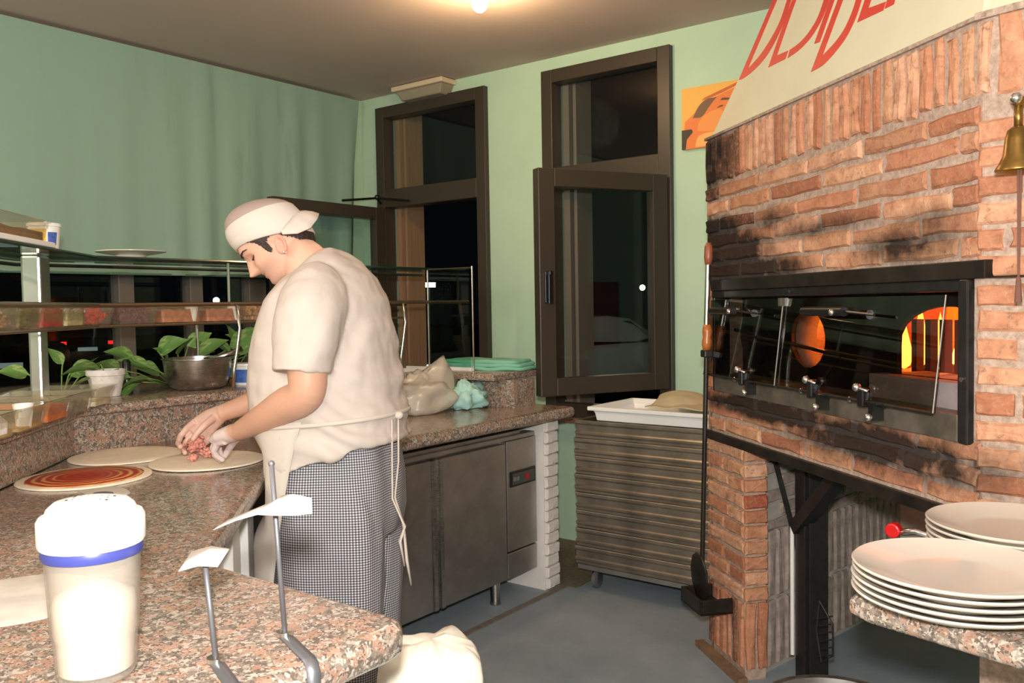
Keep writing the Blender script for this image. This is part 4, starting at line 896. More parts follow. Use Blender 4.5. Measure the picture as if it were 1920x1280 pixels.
def plant(label, base, leaves, pot=None, soil=True):
    t = thing('potted_pothos' if pot else 'pothos', label, 'plant', base); b = V(base)
    if pot:
        col, r0, r1, h = pot
        MB().lathe([(0, 0), (r0, 0), (r1 * .94, h * .78), (r1, h * .8), (r1, h), (r1 * .9, h), (r1 * .86, h * .82), (0, h * .8)], base, 32).build('pot', col, t, smooth=40)
        MB().lathe([(0, h * .86), (r1 * .88, h * .86)], base, 20).build('soil', plain('soil', rgb(58, 42, 30), 1), t); z0 = h * .86
    else: z0 = .0
    mb = MB()
    for (dx, dy, dz, yaw, pit, roll, s) in leaves:
        p = b + V((dx, dy, dz)); q = b + V((dx * .15, dy * .15, z0)); mb.tube([q, (q + p) / 2 + V((dx * .1, dy * .1, .25 * dz)), p], .0028, 5)
        o = bpy.data.objects.new('leaf', LM[random.randrange(4)]); C.objects.link(o); o.parent = t
        o.location = p - b; o.rotation_euler = (R(pit), R(roll), R(yaw)); o.scale = (s, s, s); g = random.uniform(.6, 1); o.color = (g, g, g * .9, 1)
    mb.build('stem', m_stem, t, smooth=True)
# yaw: 0 points along +Y, 90 along -X, 180 along -Y; pitch lifts the tip
SP = V((-3.28, 1.93, 1.011))
plant('leafy pothos behind the steel bowl, with large leaves against the dark window', (-3.25, 2.0, 1.011), [(.02,-.10,.15,-25,55,60,1.05),(.0,.0,.13,-60,50,20,.9),(.05,.06,.13,-20,40,40,1.05),(-.02,.16,.13,200,40,-30,.9),(.05,.22,.15,10,75,70,1.35),(.04,.30,.12,-30,30,30,1.0),(.1,.28,.08,-60,5,10,.9),(.08,-.17,.09,150,25,40,1.0),(.1,-.2,.05,170,-10,20,1.1),(.1,-.27,.06,180,5,50,1.0),(.02,-.05,.1,170,60,-40,.9),(.06,.35,.06,-20,10,50,1.0),(.06,-.22,.12,140,40,50,1.0),(.14,-.24,.04,190,-20,10,1.0),(.06,-.12,.07,120,20,60,.95),(.10,.34,.03,-50,-10,30,1.0),(.0,.30,.16,-40,60,50,1.1),(-.04,.12,.10,60,30,60,1.1),(.08,-.30,.09,200,30,30,.9),(.12,.2,.06,-70,-10,0,.9),(-.05,.08,.16,30,60,50,.9),(.0,.4,.12,-10,45,60,1.0)])
plant('straggly pothos with a few pale leaves left of the small white pot', (-3.25, 1.52, 1.011), [(.0,.01,.12,-150,80,30,.6),(.03,.03,.10,0,20,70,.8),(.02,.09,.09,-60,60,10,.6),(-.03,-.1,.09,150,20,60,.8),(-.02,.05,.07,20,30,40,.6)])
plant('small white textured pot with one spreading pothos leaf', (-3.12, 1.625, 1.011), [(-.03,-.01,.10,165,8,30,1.0),(.0,-.06,.07,170,-20,20,.7)], (plain('white_textured_pot', rgb(226, 218, 210), .6, var=.12, scale=60, bmp=.4), .048, .068, .098))
plant('pothos in a flared white pot right beside the chef\'s chest', (-3.22, 2.47, 1.011), [(-.02,-.05,.21,150,70,60,.95),(.02,.02,.20,-20,75,80,.9),(.03,-.01,.17,-90,60,20,.6),(.0,-.12,.15,160,40,40,1.0)], (plain('white_flared_pot', rgb(224, 220, 216), .5), .04, .085, .14))
plant('pothos leaves in a terracotta pot behind the curved steel rod', (-3.22, 2.26, 1.011), [(.03,-.05,.13,160,45,30,.9),(.05,.05,.12,-30,30,40,.9),(-.02,.0,.17,100,60,30,1.0),(.06,-.10,.06,-120,0,40,.9)], (plain('terracotta', rgb(140, 72, 48), .8), .04, .058, .08))
plant('small pothos at the far end of the ledge, right of the chef\'s back', (-3.12, 3.02, 1.011), [(.02,-.03,.10,-170,60,60,.75),(.04,.02,.08,-40,40,20,.7),(.0,.0,.12,20,70,40,.7)], (m_wpl, .05, .07, .035))
t = thing('mixing_bowl', 'shiny steel bowl of tomato mixture on the ledge', 'bowl', (-3.055, 1.965, 1.011))
c = (-3.055, 1.965, 1.011)
MB().lathe([(0, 0), (.08, 0), (.105, .012), (.122, .05), (.131, .118), (.136, .12), (.136, .124), (.130, .124), (.12, .05), (.10, .014), (0, .006)], c, 56).build('bowl_body', m_steel, t, smooth=60)
mb = MB().lathe([(0, .108), (.06, .105), (.128, .098)], c, 40); random.seed(11)
for i in range(40): a_ = random.uniform(0, 2*pi); q = random.uniform(0, .115); mb.ball((c[0] + q*cos(a_), c[1] + q*sin(a_), c[2] + .108), (.012, .01, .007), 6)
mb.build('tomato_mixture', plain('tomato_mix', rgb(192, 84, 50), .4, var=.35, scale=50), t, smooth=True)['kind'] = 'stuff'
mb = MB(); mb.tube([(-3.06, 2.0, 1.12), (-3.0, 2.05, 1.14), (-2.98, 2.12, 1.165)], [(.006, .014), (.005, .009), (.004, .011)], 10); tag(mb.build('spoon', m_steel, smooth=True), 'steel spoon standing in the tomato bowl', 'spoon')
t = thing('yogurt_tub', 'white tub with a blue label beside the chef\'s forearm', 'tub', (-3.03, 2.175, 1.011)); c = V((-3.03, 2.175, 1.011))
MB().lathe([(0, 0), (.047, 0), (.053, .078), (.057, .08), (.057, .09), (0, .092)], c, 32).build('tub_body', m_wpl, t, smooth=40)
wrap('blue_label', c, .0485, .0535, .012, .066, R(-110), R(0), plain('blue_tub_label', rgb(66, 104, 176), .5, var=.35, scale=50), t, 14)
MB().lathe([(0, 0), (.022, 0), (.02, .03), (.014, .06), (.016, .115), (.010, .125), (0, .125)], (-3.22, 1.76, 1.011), 20).build('pepper_mill', m_blackpl, smooth=40); tag(bpy.data.objects['pepper_mill'], 'slim black mill standing behind the small white pot', 'mill')

# ------------------------------------------------------------------ pizzas
def dough(label, c, r, z, seed):
    t = thing('pizza_base', label, 'pizza', (c[0], c[1], z)); mb = MB(); n = 72; rg = []
    for f, h in ((1, 0), (1.004, .002), (.998, .0038), (.98, .0048), (.6, .0046), (.2, .0045)):
        rg.append([(c[0] + r * f * (1 + .016 * noise.noise(V((cos(2*pi*k/n) * 1.5, sin(2*pi*k/n) * 1.5, seed)))) * cos(2*pi*k/n), c[1] + r * f * (1 + .016 * noise.noise(V((cos(2*pi*k/n) * 1.5, sin(2*pi*k/n) * 1.5, seed)))) * sin(2*pi*k/n), z + h) for k in range(n)])
    mb.loft(rg); mb.build('dough', m_dough, t, smooth=50); return t
dough('bare oval pizza dough at the back, against the granite upstand', (-2.695, 1.462), .172, .8505, 3)
sp = dough('pizza dough spread with a swirl of red tomato sauce', (-2.437, 1.20), .176, .8505, 8)
dough('bare pizza dough under the chef\'s hands', (-2.366, 1.545), .172, .852, 14)
def sauce_mat():
    m, nt, b = nodes('tomato_sauce'); co = coord(nt); s = N(nt, 'ShaderNodeSeparateXYZ'); nt.links.new(co, s.inputs[0])
    r_ = math_(nt, 'SQRT', math_(nt, 'ADD', math_(nt, 'MULTIPLY', s.outputs[0], s.outputs[0]), math_(nt, 'MULTIPLY', s.outputs[1], s.outputs[1])))
    an = math_(nt, 'ARCTAN2', s.outputs[1], s.outputs[0]); nn = noise_(nt, co, 14, 3, .6)
    ph = math_(nt, 'ADD', math_(nt, 'ADD', math_(nt, 'MULTIPLY', r_, 250), an), math_(nt, 'MULTIPLY', nn, 5))
    w_ = math_(nt, 'MULTIPLY', math_(nt, 'ADD', math_(nt, 'SINE', ph), 1), .5)
    k = math_(nt, 'MULTIPLY', w_, math_(nt, 'MULTIPLY', r_, 9, True))
    nt.links.new(ramp(nt, k, [(0, rgb(164, 36, 18)), (.45, rgb(184, 58, 26)), (.75, rgb(206, 140, 82)), (1, rgb(214, 164, 104))]), b.inputs['Base Color']); b.inputs['Roughness'].default_value = .4
    bump(nt, b, w_, .3, .003); return m
mb = MB(); n = 90; c = (-2.437, 1.20)
def sr(k): return .154 * (1 + .035 * noise.noise(V((cos(2*pi*k/n) * 3, sin(2*pi*k/n) * 3, 2))) + .022 * noise.noise(V((cos(2*pi*k/n) * 9, sin(2*pi*k/n) * 9, 2))))
mb.loft([[(c[0] + sr(k) * f * cos(2*pi*k/n), c[1] + sr(k) * f * sin(2*pi*k/n), .8505 + h) for k in range(n)] for f, h in ((1, .004), (.985, .006), (.5, .007), (.05, .0068))]); mb.build('tomato_sauce', sauce_mat(), sp, smooth=True)
m_meat = plain('minced_meat', rgb(216, 146, 130), .5, var=.3, scale=90)
def lump(name, label, c, rx, n, seed):
    rnd = random.Random(seed); mb = MB()
    for i in range(n):
        d = V((rnd.gauss(0, .5), rnd.gauss(0, .5), rnd.gauss(0, .4))); p = V(c) + V((d.x * rx[0], d.y * rx[1], max(-rx[2], d.z * rx[2])))
        e = V((rnd.uniform(-1, 1), rnd.uniform(-1, 1), rnd.uniform(-.5, .5))).normalized() * .009; mb.tube([p - e, p + e * .2 + V((0, 0, .003)), p + e], [.0035, .0058, .0035], 6)
    o = mb.build(name, m_meat, smooth=True); tag(o, label, 'meat')
# flour on the worktop, scraps of dough
mb = MB(); c = (-2.22, 1.14); mb.loft([[(c[0] + r_ * (1 + .2 * nz(cos(t_), sin(t_), 2, 5)) * cos(t_) * .10, c[1] + r_ * (1 + .2 * nz(cos(t_), sin(t_), 2, 5)) * sin(t_) * .05, .8501 + h) for t_ in [2*pi*k/30 for k in range(30)]] for r_, h in ((1, 0), (.9, .0012), (.1, .0016))]); tag(mb.build('flour_patch', plain('grey_flour', rgb(190, 180, 168), .95), smooth=True), 'thin patch of flour on the worktop in front of the sauced pizza', 'flour')
mb = MB(); c = (-1.52, .60); mb.loft([[(c[0] + r_ * (1 + .25 * nz(cos(t_), sin(t_), 1.5, 9)) * cos(t_) * .13, c[1] + r_ * (1 + .25 * nz(cos(t_), sin(t_), 1.5, 9)) * sin(t_) * .13, .8501 + h) for t_ in [2*pi*k/40 for k in range(40)]] for r_, h in ((1, 0), (.95, .002), (.1, .002))]); tag(mb.build('parchment_sheet', plain('dusty_sheet', rgb(196, 190, 178), .8, var=.15, scale=14), smooth=40), 'dusty crumpled sheet lying on the bar left of the shaker', 'sheet')

# ------------------------------------------------------------------ things on the bar and the far counter
t = thing('flour_shaker', 'large shaker of white powder with a white perforated lid and blue ring', 'shaker', (-1.096, .545, .85)); c = (-1.096, .545, .85)
MB().lathe([(0, .002), (.044, .002), (.048, .008), (.050, .05), (.050, .056), (.0525, .06), (.0575, .165), (.055, .165), (.050, .06), (.047, .05), (.045, .012), (0, .010)], c, 48).build('jar', clear('frosted_plastic', (.92, .90, .86, 1), .02, .25, 1.4, .20, rgb(226, 218, 206)), t, smooth=40)
MB().lathe([(0, .0105), (.0445, .0125), (.0465, .05), (.0495, .062), (.0515, .095), (.047, .108), (.02, .122), (0, .126)], c, 40).build('powder', m_flour, t, smooth=50)
MB().lathe([(0, .160), (.0595, .160), (.0605, .163), (.0605, .172), (.0595, .174), (0, .174)], c, 48).build('blue_ring', plain('blue_plastic', rgb(64, 70, 140), .35), t, smooth=40)
lid = MB().lathe([(0, .174), (.062, .174), (.064, .178), (.064, .207), (.061, .212), (.056, .212), (.052, .222), (.044, .229), (.02, .233), (0, .234)], c, 56).build('lid', m_wpl, t, smooth=50)
m_hole = plain('dark_hole', rgb(40, 38, 40), .9)
for j in range(3):
    for i in range(7 - (j == 1)):
        x, y = (i - 3 + (.5 if j == 1 else 0)) * .0085, (j - 1) * .011; p = V((c[0], c[1], 0)) + V((x * .8 - y * .6, x * .6 + y * .8, 0))
        MB().lathe([(0, .0006), (.0019, .0006), (.0019, -.002), (0, -.002)], (p.x, p.y, c[2] + .2330 - (x*x + y*y) * 1.6), 8).build('pour_hole', m_hole, lid)
q = V((c[0], c[1], c[2] + .2305)) + V((-.022, .028, 0)); mb = MB(); mb.m = Matrix.Translation(q) @ Matrix.Rotation(R(37), 4, 'Z'); mb.ball((0, 0, 0), (.014, .006, .002), 12); mb.build('grip_slot', m_hole, lid)
m_grey = plain('satin_grey_metal', rgb(122, 122, 126), .45, .6)
def stand(label, base, topp, edge, plabel):
    t = thing('menu_stand', label, 'stand', base); b = V(base); e = V(edge)
    MB().tube([b + V((0, 0, .004)), topp], .0037, 10).ball(topp, .0050, 8).build('rod', m_grey, t, smooth=True)
    MB().lathe([(0, .004), (.012, .004), (.012, .010), (0, .012)], base, 16).build('nut', m_chrome, t, smooth=40)
    d = (e - b); d.z = 0; n_ = V((-d.y, d.x, 0)).normalized() * .009; u = d.normalized()
    path = [b - u * .012 + V((0, 0, .002)), b + u * .01 + V((0, 0, .003)), e - u * .018 + V((0, 0, .003)), e - u * .004 + V((0, 0, .001)), e + u * .004 + V((0, 0, -.008)), e + u * .005 + V((0, 0, -.03)), e + u * .005 + V((0, 0, -.08))]
    MB().add([p + s * n_ for p in path for s in (-1, 1)], [(2*i, 2*i+1, 2*i+3, 2*i+2) for i in range(len(path) - 1)]).build('clamp_strap', m_grey, t, smooth=True, fix=False, solid=.0025)
def card(label, pts, wv, group=None):
    mb = MB(); n = len(pts); vs = []
    for p, w_ in zip(pts, wv): vs += [V(p) - V(w_), V(p) + V(w_)]
    o = mb.add(vs, [(2*i, 2*i+1, 2*i+3, 2*i+2) for i in range(n - 1)]).build('paper_tag', m_paper, smooth=True, fix=False, solid=.0006); return tag(o, label, 'paper tag')
stand('tall steel menu stand clamped to the bar end, holding the brighter paper', (-.997, .767, .85), V((-1.013, .764, 1.10)), (-.887, .725, .852), '')
stand('short steel menu stand clamped to the bar, left of the tall one', (-.998, .655, .85), V((-1.010, .651, .985)), (-.887, .612, .852), '')
card('white curled paper tag stuck on the tall menu stand', [(-1.045, .70, 1.021), (-1.025, .722, 1.032), (-1.004, .742, 1.041), (-.985, .752, 1.046), (-.967, .762, 1.047), (-.945, .779, 1.045)],
     [(-.012, .02, .001), (-.012, .02, .001), (-.012, .02, .003), (-.012, .018, .009), (-.011, .012, .0115), (-.004, .003, .010)])
card('beige curled paper tag on top of the short menu stand', [(-1.031, .635, .988), (-1.010, .651, .995), (-.990, .666, .992)], [(-.011, .017, .0075), (-.012, .018, .007), (-.011, .017, .006)])
# white flour sack below the bar end
mb = MB(); rg = []; n = 140; c0 = V((-1.178, 1.268, 0))
for f, z, k in ((.03, .640, 0), (.3, .641, .0), (.6, .636, .05), (.82, .628, .15), (.93, .612, .3), (.98, .585, .5), (1.0, .55, .8), (1.03, .51, 1), (1.08, .47, 1.2), (1.16, .43, 1.4), (1.3, .38, 1.6), (1.48, .33, 1.8), (1.65, .28, 1.8), (1.8, .22, 1.8), (1.9, .16, 1.8), (2.0, .05, 1.6), (1.95, .002, 1.4)):
    r_ = []
    for i in range(n):
        a_ = 2 * pi * i / n; q = (abs(cos(a_)) ** 4.5 + abs(sin(a_)) ** 4.5) ** (-1 / 4.5); d = V((cos(a_) * 1.7, sin(a_) * 1.7, z * 5))
        fold = 1 - 2 * abs(noise.noise(V((cos(a_) * 2.6 + z * 1.5, sin(a_) * 2.6 - z * 2, z * 1.2 + 4)))) ; wv = 1 + k * (.10 * noise.noise(d) + .07 * (fold - .6))
        px_ = q * f * wv * .10; x, y = px_ * cos(a_), px_ * sin(a_); t_ = R(-38)
        r_.append(c0 + V((x * cos(t_) - y * sin(t_) - .02 * (z < .5) * (.5 - z), x * sin(t_) + y * cos(t_), z + (.016 * nz(x, y, 16, 3) + .010 * (1 - 2 * abs(nz(x, y, 22, 8))) - .004) * (z > .1))))
    rg.append(r_)
mb.loft(rg); tag(mb.build('cloth_sack', plain('white_sack_cloth', rgb(222, 216, 200), .9, bmp=.1, scale=60), smooth=True), 'bright white crumpled cloth sack standing beside the bar end', 'sack')
# plastic bag, teal cloth, green towel on the far end
def crumple(name, label, cat, mat, c, dims, seed, sc=5, k=.35, rot=0, n=40, flat=.0, lobes=None):
    mb = MB(); mb.ball((0, 0, 0), 1, n)
    for i, p in enumerate(mb.v):
        d = p.normalized(); f = 1 + k * noise.noise(d * sc * .35 + V((seed, 0, 0))) + k * .6 * abs(noise.noise(d * sc * .9 + V((0, seed, 0)))) + k * .25 * noise.noise(d * sc * 2.2)
        q = V((d.x * dims[0], d.y * dims[1], d.z * dims[2])) * f
        if lobes:
            for ld, lh, lw in lobes: q.z += lh * max(0, 1 - (d - V(ld).normalized()).length / lw)
        if q.z < -dims[2] * .55: q.z = -dims[2] * .55
        mb.v[i] = V((c[0] + q.x * cos(rot) - q.y * sin(rot), c[1] + q.x * sin(rot) + q.y * cos(rot), c[2] + dims[2] * .55 + q.z))
    return tag(mb.build(name, mat, smooth=True), label, cat)
m_bag = clear('cloudy_plastic', (.92, .89, .84, 1), .03, .3, 1.35, .5, rgb(232, 222, 206))
crumple('plastic_bag', 'crumpled cloudy plastic bag of dough on the far counter', 'bag', m_bag, (-2.66, 2.83, .851), (.12, .19, .10), 4, 5, .4, R(5), 46, lobes=[((.1, .8, .7), .12, .7)])
crumple('teal_rag', 'crumpled pale turquoise rag beside the plastic bag', 'rag', plain('turquoise_cloth', rgb(168, 212, 202), .9, bmp=.2, scale=90), (-2.575, 3.035, .851), (.085, .095, .07), 9, 7, .5, 0, 44)
mb = MB(); rg = []
m_towel = plain('green_towel', rgb(128, 188, 162), .95, bmp=.25, scale=220)
t = thing('folded_towel', 'green towel folded flat on the end of the granite ledge', 'towel', (-2.62, 3.30, 1.011))
for k, (sx, sy, z) in enumerate(((.225, .115, 0), (.22, .11, .016), (.21, .105, .031))):
    mb = MB(); pts = []; n = 60
    rings = []
    for f, h in ((.97, .0), (1, .004), (1, .012), (.97, .0165), (.4, .018)):
        rings.append([(-2.635 + (sx * f * q * cos(a_)) * cos(R(8)) - (sy * f * q * sin(a_)) * sin(R(8)) - .012 * k, 3.31 + (sx * f * q * cos(a_)) * sin(R(8)) + (sy * f * q * sin(a_)) * cos(R(8)), 1.0112 + z + h + .006 * nz(cos(a_), sin(a_), 2, k)) for a_ in [2*pi*i/n for i in range(n)] for q in [(abs(cos(a_)) ** 6 + abs(sin(a_)) ** 6) ** (-1 / 6)]])
    mb.loft(rings); mb.build('fold', m_towel, t, smooth=True)

# ------------------------------------------------------------------ the chef: one continuous body, clothes as its parts
BP = V((-1.95, 1.71, 0)); FD = V((-.927, -.376, 0)).normalized(); LF = V((-FD.y, FD.x, 0))
def W(a, b, z): return BP + FD * a + LF * b + V((0, 0, z))       # a forward, b to his left
chef = thing('person', 'chef in white shirt, white cap and checked trousers bending over pizza dough', 'person', BP)
HO = (.178, 1.52); HU = (.616, .788); HF = (.788, -.616)
TW = R(14)          # head turned a little to his left
def HD(f, y, h):
    f, y = f * cos(TW) - y * sin(TW), f * sin(TW) + y * cos(TW)
    return W(HO[0] + f * HF[0] + h * HU[0], y, HO[1] + f * HF[1] + h * HU[1])
def lerp_tab(tab, x):
    for p, q in zip(tab, tab[1:]):
        if x <= q[0]:
            t = (x - p[0]) / (q[0] - p[0]); t = max(0, t); return [u + (v - u) * t for u, v in zip(p[1:], q[1:])]
    return list(tab[-1][1:])
# head: height -> front, back, half width
HT = [(-.106, .066, .020, .018), (-.100, .077, -.005, .034), (-.09, .082, -.03, .045), (-.08, .083, -.06, .052), (-.065, .086, -.082, .060), (-.05, .088, -.092, .066), (-.035, .092, -.098, .0695), (-.01, .096, -.101, .0725),
      (.015, .104, -.102, .0745), (.035, .112, -.102, .076), (.06, .109, -.10, .0755), (.085, .098, -.09, .069), (.105, .074, -.07, .054), (.12, .03, -.03, .025)]
NT = [(-.047, 0), (-.043, .004), (-.040, .013), (-.036, .026), (-.031, .032), (-.025, .0325), (-.0134, .027), (0, .018), (.01, .010), (.024, .002), (.03, 0)]
def G(x, s): return math.exp(-(x / s) ** 2)
def head_pt(th, h, off=0):
    fr, bk_, wd = lerp_tab(HT, h); c = (fr + bk_) / 2; L = (fr - bk_) / 2
    f = c + L * cos(th); y = wd * sin(th) * (abs(sin(th)) ** -.12 if abs(sin(th)) > 1e-3 else 1)
    if cos(th) > .2:
        nw = .0085 + .007 * max(0, min(1, (-h + .005) / .035))
        f += lerp_tab(NT, h)[0] * G(y, nw) * 1.0 + .009 * G(y, .016) * G(h + .035, .007)
        f -= .011 * G(abs(y) - .033, .014) * G(h - .0, .012)
        f += .005 * G(abs(y) - .03, .02) * G(h - .026, .010)
        f += .005 * G(abs(y) - .042, .016) * G(h + .028, .016)
        f += (.007 * G(h + .051, .0052) + .006 * G(h + .064, .0055)) * G(y, .021) - .004 * G(h + .0575, .003) * G(y, .024)
        f += .005 * G(y, .018) * G(h + .09, .012)
    d = V((f - c, y)); n_ = d.normalized() if d.length > 1e-6 else V((1, 0))
    return HD(f + n_.x * off, y + n_.y * off, h)
mb = MB(); n = 96; hs = [-.106 + (.12 + .106) * i / 70 for i in range(71)]
mb.loft([[head_pt(2 * pi * k / n - pi + 1e-4, h) for k in range(n)] for h in hs])
for s in (1, -1):     # ears
    E0 = (-.014, -.040); q = []
    mb.ball(HD(E0[0], s * .0745, E0[1]), (.011, .011, .012), 12)
    ring = [(E0[0] + .0145 * cos(t_) * (1 - .15 * sin(t_)) - .005 * sin(t_), s * (.079 + .008 * max(0, -cos(t_)) + .003 * sin(t_)), E0[1] + .0235 * sin(t_)) for t_ in [2*pi*i/16 for i in range(16)]]
    pts = [HD(*p) for p in ring]; mb.tube(pts + pts[:1], .0048, 8)
    for sc_ in (.62, .3): 
        pts = [HD(E0[0] + (p[0] - E0[0]) * sc_ - .002, s * (.0755 + .003 * (sc_ > .5)), E0[1] + (p[2] - E0[1]) * sc_) for p in ring]; mb.tube(pts + pts[:1], .0042, 6)
    mb.ball(HD(E0[0] + .006, s * .077, E0[1] - .021), .0065, 10)
# neck, trunk, legs
def ell(a, b, z, ra, rb, tilt=0, n=40, e=2.2):
    out = []
    for k in range(n):
        t_ = 2 * pi * k / n; q = (abs(cos(t_)) ** e + abs(sin(t_)) ** e) ** (-1 / e)
        u, v = ra * q * cos(t_), rb * q * sin(t_); out.append(W(a + u * cos(tilt), b + v, z - u * sin(tilt)))
    return out
def between(Bk, Fr, wd, n=40, e=2.3, b=0, off=0, wob=None):
    c = ((Bk[0] + Fr[0]) / 2, (Bk[1] + Fr[1]) / 2); ra = math.hypot(Fr[0] - Bk[0], Fr[1] - Bk[1]) / 2 + off; tilt = math.atan2(Bk[1] - Fr[1], Fr[0] - Bk[0])
    return ell(c[0], b, c[1], ra, wd + off, tilt, n, e)
SH = [((-.206, .945), (.222, .820), .236), ((-.203, .99), (.234, .88), .236), ((-.195, 1.04), (.238, .95), .228), ((-.190, 1.09), (.246, 1.03), .228), ((-.176, 1.18), (.250, 1.13), .222), ((-.163, 1.27), (.236, 1.215), .214),
      ((-.146, 1.345), (.212, 1.285), .208), ((-.112, 1.415), (.188, 1.335), .196), ((-.066, 1.463), (.156, 1.368), .160), ((-.026, 1.487), (.130, 1.396), .110), ((.000, 1.500), (.112, 1.420), .076)]
mb.loft([between((p[0][0] + .02, p[0][1]), (p[1][0] - .02, p[1][1]), p[2] - .02) for p in SH[2:]])
mb.loft([between((.0, 1.45), (.13, 1.36), .072), between((.022, 1.487), (.143, 1.402), .066), between((.050, 1.512), (.150, 1.425), .060), between((.080, 1.532), (.165, 1.455), .057), between((.11, 1.55), (.19, 1.49), .052)], True)
mb.loft([ell(.0, 0, 1.05, .16, .17), ell(.0, 0, .95, .14, .15), ell(.0, 0, .86, .14, .16), ell(0, 0, .78, .12, .15)])
for s in (1, -1): mb.tube([W(.0, s * .09, .84), W(.0, s * .095, .5), W(-.01, s * .1, .09)], [.08, .06, .045], 14)
# arms
LA = [((.0, .14, 1.385), .062), ((-.02, .205, 1.33), .062), ((-.035, .245, 1.22), .056), ((-.045, .255, 1.12), .051), ((-.022, .25, 1.083), .050), ((.03, .235, 1.062), .049), ((.10, .212, 1.028), .043), ((.17, .188, .998), .034), ((.225, .168, .975), .0265)]
RA = [((.04, -.14, 1.37), .06), ((.09, -.2, 1.32), .06), ((.16, -.235, 1.21), .053), ((.22, -.25, 1.115), .049), ((.265, -.24, 1.08), .047), ((.33, -.20, 1.045), .042), ((.41, -.155, 1.01), .033), ((.478, -.122, .985), .027)]
def dense(tab, k=4):          # smooth the joint table with Catmull-Rom in-betweens
    out = []; q = [tab[0]] + list(tab) + [tab[-1]]
    for i in range(len(tab) - 1):
        for j in range(k):
            t = j / k; f = lambda a, b, c, d: .5 * (2*b + (c-a)*t + (2*a-5*b+4*c-d)*t*t + (3*b-a-3*c+d)*t**3)
            out.append((tuple(f(*(q[i+m][0][x] for m in range(4))) for x in range(3)), f(*(q[i+m][1] for m in range(4)))))
    return out + [tab[-1]]
def arm(tab): tab = dense(tab); mb.tube([W(*p) for p, r in tab], [r for p, r in tab], 36)
arm(LA); arm(RA)
def finger(pts, r): mb.tube([W(*p) for p in pts], r, 10); mb.ball(W(*pts[-1]), r[-1] * 1.02, 10)
# left hand: back of the hand up, finger tips brought together over the dough
mb.tube([W(.215, .172, .979), W(.25, .155, .968), W(.285, .14, .957), W(.312, .128, .945)], [(.027, .024), (.036, .026), (.041, .024), (.037, .020)], 24)
LK = [(.322, .098, .950), (.324, .118, .948), (.316, .138, .944), (.302, .155, .938)]
LT = [((.345, .088, .925), (.345, .085, .902), (.336, .088, .884)), ((.346, .106, .922), (.346, .100, .897), (.335, .098, .878)), ((.337, .128, .918), (.336, .120, .895), (.324, .112, .880)), ((.320, .148, .914), (.318, .138, .896), (.308, .126, .884))]
for k_, t_ in zip(LK, LT): finger(((k_[0] - .035, k_[1] + .012, k_[2] + .008), k_) + t_, [.0115, .0112, .0102, .0094, .0084])
finger(((.25, .13, .955), (.288, .100, .932), (.312, .086, .908), (.326, .086, .888)), [.014, .0125, .0105, .009])
# right hand: seen from the thumb side, fingers curled round the meat
mb.tube([W(.468, -.125, .990), W(.505, -.12, .968), W(.54, -.118, .942), W(.562, -.112, .918)], [(.025, .027), (.022, .036), (.020, .042), (.018, .039)], 24)
RK = [(.585, -.098, .940), (.574, -.110, .920), (.560, -.118, .900), (.544, -.122, .884)]
RT = [((.602, -.085, .915), (.592, -.058, .895), (.572, -.042, .888)), ((.592, -.096, .892), (.582, -.068, .874), (.560, -.048, .868)), ((.574, -.108, .874), (.564, -.080, .858), (.542, -.058, .854)), ((.552, -.114, .864), (.542, -.090, .852), (.524, -.070, .850))]
for k_, t_ in zip(RK, RT): finger(((k_[0] - .03, k_[1] - .002, k_[2] + .022), k_) + t_, [.0118, .0112, .0102, .0094, .0085])
finger(((.488, -.105, .975), (.498, -.066, .955), (.512, -.048, .934), (.524, -.042, .914)), [.013, .0120, .0100, .0085])
def remeshed(mb, name, mat, parent, voxel, smooth_it=2, keep=None):
    me = mb.mesh(name); bm = bmesh.new(); bm.from_mesh(me); bmesh.ops.recalc_face_normals(bm, faces=bm.faces); bm.to_mesh(me); bm.free()
    o = bpy.data.objects.new(name, me); C.objects.link(o)
    q = o.modifiers.new('r', 'REMESH'); q.mode = 'VOXEL'; q.voxel_size = voxel
    if smooth_it: q = o.modifiers.new('s', 'SMOOTH'); q.factor = .5; q.iterations = smooth_it
    dg = bpy.context.evaluated_depsgraph_get(); m2 = bpy.data.meshes.new_from_object(o.evaluated_get(dg)); bpy.data.objects.remove(o)
    m2.name = name; m2.transform(Matrix.Translation(-wloc(parent))); m2.shade_smooth(); m2.materials.clear(); m2.materials.append(mat)
    o = bpy.data.objects.new(name, m2); C.objects.link(o); o.parent = parent; return o
def skin_mat():
    m, nt, b = nodes('skin'); at = N(nt, 'ShaderNodeAttribute', attribute_name='paint'); h = noise_(nt, coord(nt), 90, 4, .6)
    c = mix(nt, math_(nt, 'MULTIPLY', h, .22), at.outputs['Color'], rgb(196, 116, 92)); nt.links.new(c, b.inputs['Base Color'])
    b.inputs['Roughness'].default_value = .5; b.inputs['Subsurface Weight'].default_value = .12; b.inputs['Subsurface Radius'].default_value = (.01, .004, .002); b.inputs['Subsurface Scale'].default_value = 1
    bump(nt, b, h, .08, .002); return m
body = remeshed(mb, 'body', skin_mat(), chef, .0030, 1)
ca = body.data.color_attributes.new('paint', 'FLOAT_COLOR', 'POINT')
SK, TAN, FLO, LIP, STB = V(rgb(220, 176, 152)[:3]), V(rgb(204, 160, 134)[:3]), V(rgb(226, 208, 204)[:3]), V(rgb(190, 112, 102)[:3]), V(rgb(178, 146, 132)[:3])
lh = W(.30, .14, .93) - BP; wr = W(.225, .168, .975) - BP; cols = []
hdir = (lh - wr).normalized()
